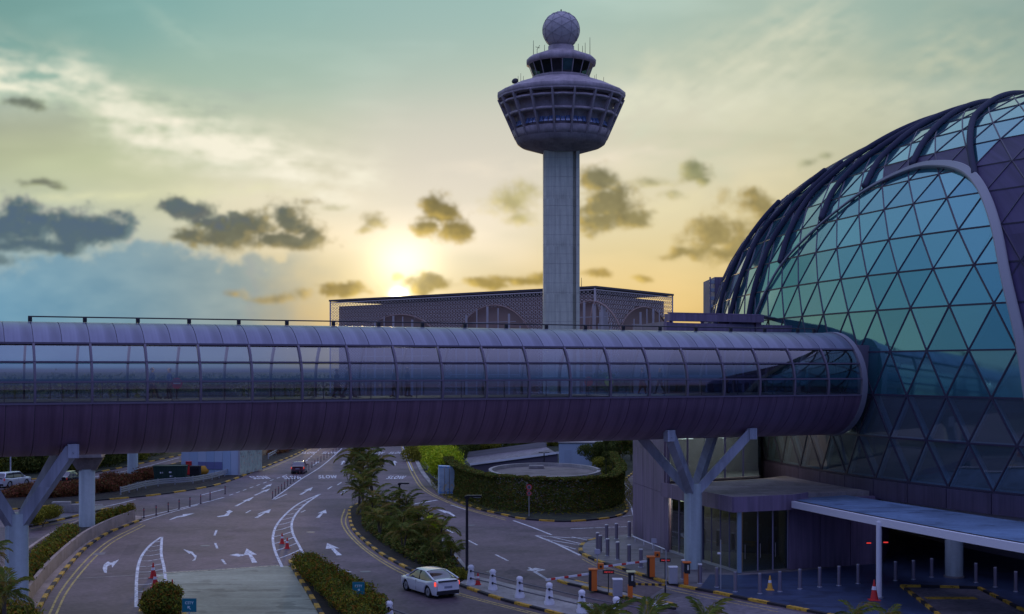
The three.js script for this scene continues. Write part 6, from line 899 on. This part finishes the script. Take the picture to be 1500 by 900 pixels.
{
  const P = [[533, 741, 4.9, 2.1, 36, 5, 'tallest feathery palm clump at the far tip of the palm island'], [550, 745, 4.2, 1.9, 28, 4, 'tall palm clump with reddish stems behind the far tip palm'], [524, 756, 3.0, 1.9, 26, 4, 'drooping palm clump leaning over the double yellow lines'], [545, 768, 2.1, 1.6, 18, 3, 'dense low palm clump beneath the tallest palms'], [570, 772, 2.0, 1.6, 20, 3, 'palm clump at the foot of the half hidden lamp'], [598, 772, 2.3, 1.5, 18, 3, 'palm clump with upright fronds beside the half hidden lamp'], [556, 790, 1.7, 1.5, 18, 3, 'low dark palm clump over the striped kerb curve'], [585, 796, 1.9, 1.6, 20, 3, 'bushy palm clump in the middle of the palm island'], [615, 790, 2.1, 1.5, 18, 3, 'palm clump edging the right hand lanes'], [590, 814, 1.7, 1.5, 18, 3, 'low palm clump above the striped kerb beyond the white car'], [622, 812, 1.9, 1.6, 20, 3, 'full palm clump in line with the white car roof'], [645, 815, 1.9, 1.5, 18, 3, 'spiky palm clump at the lane edge of the palm island'], [640, 832, 1.4, 1.4, 16, 3, 'low palm clump right behind the white car'], [661, 832, 1.2, 1.3, 14, 3, 'last low palm clump before the black street lamp']];
  P.forEach(([x, y, h, l, n, st, label], i) => { const p = Gd(x, y); palm([p.x, 0.1, p.z], h, l, n, 200 + i, label, 'palms on the island', st); });
  // ground cover among them
  const tip = plan([[530, 745], [530, 775], [560, 800], [600, 825], [650, 845], [672, 842], [640, 800], [600, 760]]), xs = tip.map((q) => q[0]), zs = tip.map((q) => q[1]), ins = (x, z) => { let c = false; for (let i = 0, j = tip.length - 1; i < tip.length; j = i++) if ((tip[i][1] > z) !== (tip[j][1] > z) && x < (tip[j][0] - tip[i][0]) * (z - tip[i][1]) / (tip[j][1] - tip[i][1]) + tip[i][0]) c = !c; return c; };
  const gc = obj('ground_cover', leafGeo(77, 16000, (r) => { for (;;) { const x = lerp(Math.min(...xs), Math.max(...xs), r()), z = lerp(Math.min(...zs), Math.max(...zs), r()); if (ins(x, z)) return [V(x, 0.15 + r() * 0.75 * (0.3 + fbm(x * 0.6, z * 0.4, 3)), z), V(0, 1, 0)]; } }, 0.24, [...GREEN.dark, ...GREEN.hedge]), leafMat, scene, 'stuff');
  const rb = Gd(676, 850), [c, l] = local([[rb.x - 0.2, 0.35, rb.z, 0.6, 0.4, 0.5], [rb.x + 0.3, 0.3, rb.z + 0.2, 0.5, 0.35, 0.5]]); bush('low_bush', 'small low olive bush at the foot of the black street lamp', 'bush', null, c, l, 1800, 0.15, 'olive', 81, 0.2);
  const yb = Gd(632, 800), [c2, l2] = local([[yb.x, 1.7, yb.z, 0.55, 0.5, 0.5], [yb.x + 0.4, 1.4, yb.z, 0.4, 0.4, 0.4]]); bush('low_bush', 'bright lime bush among the palms of the island', 'bush', null, c2, l2, 1800, 0.17, 'bright', 82, 1);
  // near palms whose fronds reach into the foot of the view
  for (const [x, Z, top, len, n, label, i] of [[880, 50, 912, 1.9, 16, 'near palm reaching up in front of the white bollards', 0], [950, 48, 908, 1.7, 14, 'near palm with dark fronds before the gate island', 1], [1030, 47, 898, 1.2, 10, 'near small palm before the pale exit lane', 2], [1245, 46, 890, 1.1, 8, 'near bright palm with upright fronds before the forecourt', 3], [1303, 50, 896, 1.0, 9, 'near dark palm before the canopy post', 4], [8, 54, 862, 1.5, 16, 'near dark palm in front of the left forked column', 5], [-12, 58, 800, 1.2, 14, 'near palm at the far left above the dark palm', 6]]) { const q = At(x, top, Z); palm([q.x, 0, q.z], q.y - 0.35, len, n, 300 + i, label, 'near palms', 1); }
  const pb = At(20, 885, 58), [c3, l3] = local([[pb.x, pb.y - 0.6, pb.z, 1.1, 0.7, 0.9], [pb.x + 0.9, pb.y - 0.9, pb.z + 0.3, 0.8, 0.6, 0.8], [pb.x - 0.9, pb.y - 0.7, pb.z, 0.9, 0.7, 0.8]]); bush('low_bush', 'near leafy bush crown at the foot of the left median', 'bush', null, c3, l3, 3500, 0.2, 'shrub', 83, pb.y - 0.8);
}
// trees and bushes beyond the roads
{
  const mkTree = (seed, kind, n, lumps, h, size) => { const g = new THREE.Group(); obj('crown', leafGeo(seed, n, lumpPlace(lumps, 0.5), size, GREEN[kind], 0.3), leafMat, g); const r = rngOf(seed), t = [tube([V(0, 0, 0), V(0.1, h * 0.3, 0.05), V(0, h * 0.6, 0)], 0.16, 8, 7)]; for (let k = 0; k < 5; k++) { const l = lumps[k % lumps.length]; t.push(tube([V(0, h * 0.35, 0), V(l[0] * 0.4, lerp(h * 0.4, l[1], 0.5), l[2] * 0.4), V(l[0] * 0.8, l[1], l[2] * 0.8)], 0.07, 6, 5)); } obj('trunk', mg(t), trunkM, g); return g; };
  const lumpsOf = (seed, k, w, h0, h1) => { const r = rngOf(seed), o = []; for (let i = 0; i < k; i++) { const a = r() * 6.28, d = Math.sqrt(r()) * w, y = lerp(h0, h1, r()); o.push([Math.cos(a) * d, y, Math.sin(a) * d, 0.9 + r() * 0.9, 0.7 + r() * 0.6, 0.9 + r() * 0.9]); } return o; };
  const V1 = [['dark', 500, 7, 2.0, 2.2, 5.6], ['olive', 501, 7, 2.2, 1.8, 4.8], ['bright', 502, 6, 1.6, 1.3, 3.4], ['hedge', 503, 8, 2.4, 2.4, 6.6], ['dark', 504, 12, 2.6, 0.5, 3.6], ['olive', 505, 11, 2.6, 0.4, 2.8]].map(([k, s, n, w, h0, h1]) => mkTree(s, k, 5200, lumpsOf(s, n + 3, w, h0, h1), h1, 0.34));
  const add = (v, x, y, sc, label, turn, group) => { const p = Gd(x, y), o = copyThing(V1[v], 'tree', label, [p.x, 0, p.z], turn, sc); o.userData = { label, category: 'tree', group }; };
  // left, beyond the far road
  [[-50, 697, 1.2, 4], [-10, 696, 1.1, 5], [28, 694, 1.2, 4], [62, 692, 1.1, 4], [98, 689, 1.1, 5], [132, 685, 1.0, 4], [160, 680, 0.9, 4], [188, 675, 0.9, 5], [215, 668, 0.8, 4], [10, 686, 1.4, 4], [60, 683, 1.3, 5], [112, 678, 1.3, 4], [150, 671, 1.2, 4], [-40, 680, 1.4, 4]].forEach(([x, y, s, v], i) => add(v, x, y, s, 'leafy low tree in the thicket beyond the far left road', i * 1.7, 'thicket beyond the far left road'));
  // right of the road: bright bush and darker growth
  add(2, 655, 712, 1.0, 'bright lime green tree between the footpath and the hedge', 0.4); add(2, 640, 690, 0.8, 'smaller yellow green tree behind the bright lime one', 2.1);
  [[614, 676, 0.8, 5], [630, 672, 0.9, 5], [622, 664, 0.9, 4], [652, 668, 0.9, 4], [680, 663, 0.8, 4], [710, 660, 0.8, 5], [738, 658, 0.8, 4], [768, 656, 0.8, 4], [798, 654, 0.8, 5], [830, 652, 0.8, 4]].forEach(([x, y, s, v], i) => add(v, x, y, s, 'low spreading tree in the strip behind the ramp', i * 2.3, 'trees behind the ramp'));
  { const p = Gd(672, 700), o = copyThing(V1[0], 'tree', '', [p.x, 1.2, p.z], 1, 0.42); o.userData = { label: 'small dark tree crown on top of the painted pier end', category: 'tree' }; }
  [[868, 690, 0.62, 0], [888, 686, 0.6, 0], [908, 684, 0.62, 3], [925, 676, 0.7, 0], [900, 672, 0.7, 3]].forEach(([x, y, s, v], i) => add(v, x, y, s, 'dense dark tree in the clump beside the pale blue cabin', i * 1.3, 'trees beside the cabin'));
  { const p = Gd(891, 714), [c, l] = local([[p.x, 1.2, p.z, 0.9, 1.3, 0.7], [p.x + 0.5, 0.9, p.z, 0.6, 0.9, 0.6], [p.x - 0.7, 2.6, p.z - 2, 1, 0.6, 0.8]]); bush('low_bush', 'olive bush at the right end of the ramp hedge', 'bush', null, c, l, 3000, 0.2, 'olive', 84); }
  { const p = Gd(888, 722), o = thing('clipped_topiary', 'dark clipped topiary of stacked balls beside the round ramp', 'topiary', null, [p.x, 0.1, p.z]), l = [[0, 2.3, 0, 0.45, 0.45, 0.45], [0.1, 3.15, 0, 0.38, 0.38, 0.38], [-0.05, 3.9, 0, 0.42, 0.36, 0.42], [0.05, 4.6, 0, 0.34, 0.34, 0.34], [0, 5.2, 0, 0.3, 0.3, 0.3]]; for (let i = 0; i < 5; i++) obj('leaf_ball', leafGeo(600 + i, 500, lumpPlace([l[i]]), 0.14, GREEN.dark), leafMat, o); obj('trunk', cyl(0.1, 0.06, 5, 0, 0, 0, 8), trunkM, o); }
  // the far-off wood on the horizon
  { const r = rngOf(900), L = []; for (let i = 0; i < 420; i++) { const a = (r() - 0.5) * 1.9, d = 430 + r() * 420; L.push([Math.sin(a) * d, 3.5 + r() * 2.5, -Math.cos(a) * d, 5 + r() * 5, 3.2 + r() * 2.6, 5 + r() * 5]); } obj('far_wood', leafGeo(901, 42000, lumpPlace(L, 0.4), 2.0, [...GREEN.dark, ...GREEN.olive]), leafMat, scene, 'stuff'); }
  // belts behind the bridge as far as the terminal
  const r = rngOf(700); for (let i = 0; i < 46; i++) { const Z = 215 + r() * 95, x = (r() - 0.5) * Z * 0.95; if (x > -26 && x < 8) continue; const o = copyThing(V1[[0, 3, 1, 0][i % 4]], 'tree', '', [x, 0, -Z], r() * 6, 1.1 + r() * 0.6); o.userData = { label: 'tree in the far green belt seen below the bridge before the terminal', category: 'tree', group: 'trees of the far green belt' }; }
}

// ------------------------------------------------------------------ vehicles
function car(opts) {
  const { L, W, belt, roof, hood, tail, wheelR, xf, xr, paint, roofPaint, glassFrom, glassTo, roofFrom, roofTo, label, pos, turn, lights = 0.4, group } = opts;
  const o = thing('car', label, 'car', group, pos, turn), hw = W / 2, N = 72;   // local +x is forward
  const archZ = (x) => { let z = 0.2; for (const w of [xf, xr]) { const d = Math.abs(x - w), R = wheelR + 0.06; if (d < R) z = Math.max(z, Math.sqrt(R * R - d * d) + wheelR * 0.9); } return z; };
  const nose = (x) => { const t = Math.abs(x) / (L / 2); return 1 - 0.16 * Math.pow(t, 7) - 0.05 * t * t; };
  const beltY = (x) => { const t = x / (L / 2); return t > 0 ? lerp(belt, hood, sstep(t, 0.25, 0.98)) : lerp(belt, tail, sstep(-t, 0.4, 0.95)); };
  const v = [], idx = [], S = [];
  for (let i = 0; i <= N; i++) {
    const x = -L / 2 + L * i / N, k = nose(x), b = beltY(x), z0 = archZ(x), e = Math.abs(x) / (L / 2), end = Math.pow(e, 12) * 0.12;
    const sec = [[hw * 0.93 * k, z0], [hw * 0.985 * k, Math.max(z0 + 0.01, 0.38)], [hw * k, Math.max(z0 + 0.02, 0.55)], [hw * 0.985 * k, b - 0.14], [hw * 0.93 * k, b - 0.04 - end], [hw * 0.8 * k, b - end * 1.4], [hw * 0.35 * k, b + 0.03 - end * 1.6], [0, b + 0.035 - end * 1.6]];
    S.push([...sec.map(([w, y]) => [w, y]), ...sec.slice(0, -1).reverse().map(([w, y]) => [-w, y])]);
    for (const [w, y] of S[i]) v.push(x, y, w);
  }
  const M0 = S[0].length; for (let i = 0; i < N; i++) for (let j = 0; j < M0 - 1; j++) { const a = i * M0 + j; idx.push(a, a + 1, a + M0, a + 1, a + M0 + 1, a + M0); }
  for (const i of [0, N]) for (let j = 1; j < M0 - 2; j++) idx.push(i * M0, i * M0 + j, i * M0 + j + 1);
  const g = new THREE.BufferGeometry(); g.setAttribute('position', new THREE.BufferAttribute(new Float32Array(v), 3)); g.setIndex(idx); g.computeVertexNormals(); const body = obj('body', g, paint, o);
  // glasshouse: arched loft, then painted roof and pillars on it
  const topY = (x) => { const t0 = sstep(x, glassTo, roofTo), t1 = sstep(x, glassFrom, roofFrom); return lerp(beltY(x) - 0.02, roof, Math.min(t0, t1)) - 0.05 * Math.pow(Math.abs((x - (roofFrom + roofTo) / 2) / (L * 0.4)), 2); };
  const loft = (x0, x1, n, w0, w1, lift) => { const V2 = [], I2 = []; for (let i = 0; i <= n; i++) { const x = lerp(x0, x1, i / n), t = topY(x) + lift, b = beltY(x) - 0.05, k = nose(x * 0.9), hgt = clamp((t - b) / (roof - belt)); const sec = w1 ? [[w1, t - 0.075 * hgt], [w1 * 0.93, t - 0.025 * hgt], [w1 * 0.5, t], [0, t + 0.005]] : [[w0, b], [lerp(w0, w0 * 0.86, 0.5 * hgt), lerp(b, t, 0.5)], [lerp(w0, w0 * 0.78, hgt), t - 0.08 * hgt], [w0 * 0.7, t - 0.02 * hgt], [w0 * 0.4, t], [0, t + 0.004]]; const full = [...sec, ...sec.slice(0, -1).reverse().map(([w, y]) => [-w, y])]; for (const [w, y] of full) V2.push(x, y, w * k); const m = full.length; if (i) for (let j = 0; j < m - 1; j++) { const a = (i - 1) * m + j; I2.push(a, a + 1, a + m, a + 1, a + m + 1, a + m); } } const q = new THREE.BufferGeometry(); q.setAttribute('position', new THREE.BufferAttribute(new Float32Array(V2), 3)); q.setIndex(I2); q.computeVertexNormals(); return q; };
  const glassM = phy([0.02, 0.025, 0.035], 0.05, { ior: 1.7, clearcoat: 1 });
  const gh = obj('windows', loft(glassFrom, glassTo, 30, hw * 0.9, 0, 0), glassM, o);
  obj('roof', loft(roofFrom - 0.12, roofTo + 0.1, 18, 0, hw * 0.735, 0.012), roofPaint ?? paint, o);
  for (const s of [1, -1]) for (const [xa, xb, t] of [[glassFrom + 0.12, roofFrom + 0.02, 0.09], [glassTo - 0.1, roofTo - 0.02, 0.075], [(roofFrom + roofTo) / 2 - 0.05, (roofFrom + roofTo) / 2, 0.06]]) { const ya = xa === glassFrom + 0.12 || xa === glassTo - 0.1 ? beltY(xa) : beltY(xa) - 0.02; obj('pillar', bar(V(xa, ya, s * hw * 0.895), V(xb, topY(xb) - 0.06, s * hw * 0.72), t, 0.05), t === 0.06 ? M.black : paint, o); }
  // wheels, lights, plate, bumper, mirrors
  const tg = new THREE.TorusGeometry(wheelR * 0.8, wheelR * 0.21, 10, 26), rg = mg([new THREE.CylinderGeometry(wheelR * 0.66, wheelR * 0.66, 0.1, 24).rotateX(Math.PI / 2), ...[0, 1, 2, 3, 4].map((k) => box(wheelR * 1.2, 0.06, 0.13).rotateZ(k * Math.PI / 5))]);
  for (const x of [xf, xr]) for (const s of [1, -1]) { const w = new THREE.Group(); w.name = 'wheel'; w.position.set(x, wheelR, s * (hw - 0.12)); o.add(w); obj('tyre', tg, M.rubber, w); obj('rim', rg, M.galv, w); obj('arch_liner', new THREE.CylinderGeometry(wheelR + 0.05, wheelR + 0.05, 0.3, 24, 1, true).rotateX(Math.PI / 2).translate(0, 0.05, -s * 0.08), M.rubber, w); }
  obj('underbody', box(L * 0.92, 0.2, W * 0.78, 0, 0.3, 0), M.rubber, o); obj('rear_bumper', rbox(0.12, 0.26, W * 0.8, 0.04, -L / 2 + 0.05, 0.36, 0), M.black, o);
  const tailM = std([0.5, 0.02, 0.02], 0.3, { emissive: new THREE.Color().setRGB(1, 0.08, 0.05), emissiveIntensity: lights });
  for (const s of [1, -1]) { obj('tail_light', rbox(0.14, 0.24, 0.11, 0.03, -L / 2 + 0.17, tail - 0.24, s * hw * 0.83), tailM, o); obj('headlight', rbox(0.2, 0.12, 0.3, 0.04, L / 2 - 0.13, hood - 0.16, s * hw * 0.66), M.steel, o); obj('mirror', rbox(0.12, 0.13, 0.2, 0.04, glassTo - 0.45, belt + 0.06, s * (hw + 0.06)), paint, o); obj('door_handle', rbox(0.2, 0.03, 0.03, 0.01, -0.35, belt - 0.16, s * hw * 0.985), paint, o); obj('door_seam', box(0.012, belt - 0.35, 0.012, 0.02, 0.3 + (belt - 0.35) / 2, s * (hw * 0.99)), M.black, o); }
  obj('number_plate', rbox(0.02, 0.12, 0.5, 0.005, -L / 2 - 0.005, 0.66, 0), std([0.25, 0.27, 0.32], 0.5), o); obj('tail_panel', rbox(0.05, 0.08, W * 0.7, 0.02, -L / 2 + 0.05, tail - 0.09, 0), M.black, o);
  return o;
}
{
  const white = phy([0.78, 0.80, 0.81], 0.28, { clearcoat: 1, clearcoatRoughness: 0.06 }), blackP = phy([0.012, 0.012, 0.018], 0.25, { clearcoat: 1, clearcoatRoughness: 0.05 }), redP = phy([0.10, 0.012, 0.03], 0.28, { clearcoat: 1, clearcoatRoughness: 0.05 }), silver = phy([0.62, 0.66, 0.68], 0.3, { clearcoat: 1, metalness: 0.3 });
  const base = { L: 4.5, W: 1.78, belt: 0.93, roof: 1.47, hood: 0.86, tail: 1.08, wheelR: 0.33, xf: 1.38, xr: -1.32, glassFrom: -2.1, glassTo: 1.35, roofFrom: -0.75, roofTo: 0.35 };
  const place = (px, py) => { const p = Gd(px, py); return [p.x, 0, p.z]; };
  const head = (a, b) => { const p = Gd(...a), q = Gd(...b); return Math.atan2(-(q.z - p.z), q.x - p.x); };
  car({ ...base, paint: white, label: 'white hatchback turning past the striped kerb of the palm island', pos: place(629, 869), turn: head([624, 877], [588, 865.5]), lights: 1.2 });
  car({ ...base, L: 4.4, roof: 1.45, tail: 1.0, glassFrom: -1.9, roofFrom: -1.05, paint: redP, roofPaint: phy([0.5, 0.48, 0.5], 0.25, { clearcoat: 1 }), label: 'dark red saloon driving away beside the row of flexible posts', pos: place(438, 693), turn: head([437, 696], [452, 683]), lights: 0.9 });
  car({ ...base, glassFrom: -1.95, roofFrom: -1.0, tail: 0.98, paint: blackP, label: 'black car on the far left road behind the forked column', pos: place(100, 709), turn: head([100, 709], [160, 697]), lights: 0.1 });
  car({ ...base, L: 4.6, roof: 1.68, belt: 1.02, hood: 0.98, tail: 1.15, wheelR: 0.36, glassFrom: -2.2, roofFrom: -1.75, roofTo: 0.5, paint: silver, label: 'pale silver car on the far left road beside a grey pole', pos: place(17, 713), turn: head([17, 713], [80, 705]), lights: 0.1 });
}
scene.traverse((o) => { if (o.isMesh) { o.castShadow = true; o.receiveShadow = true; } });
renderer.render(scene, camera);
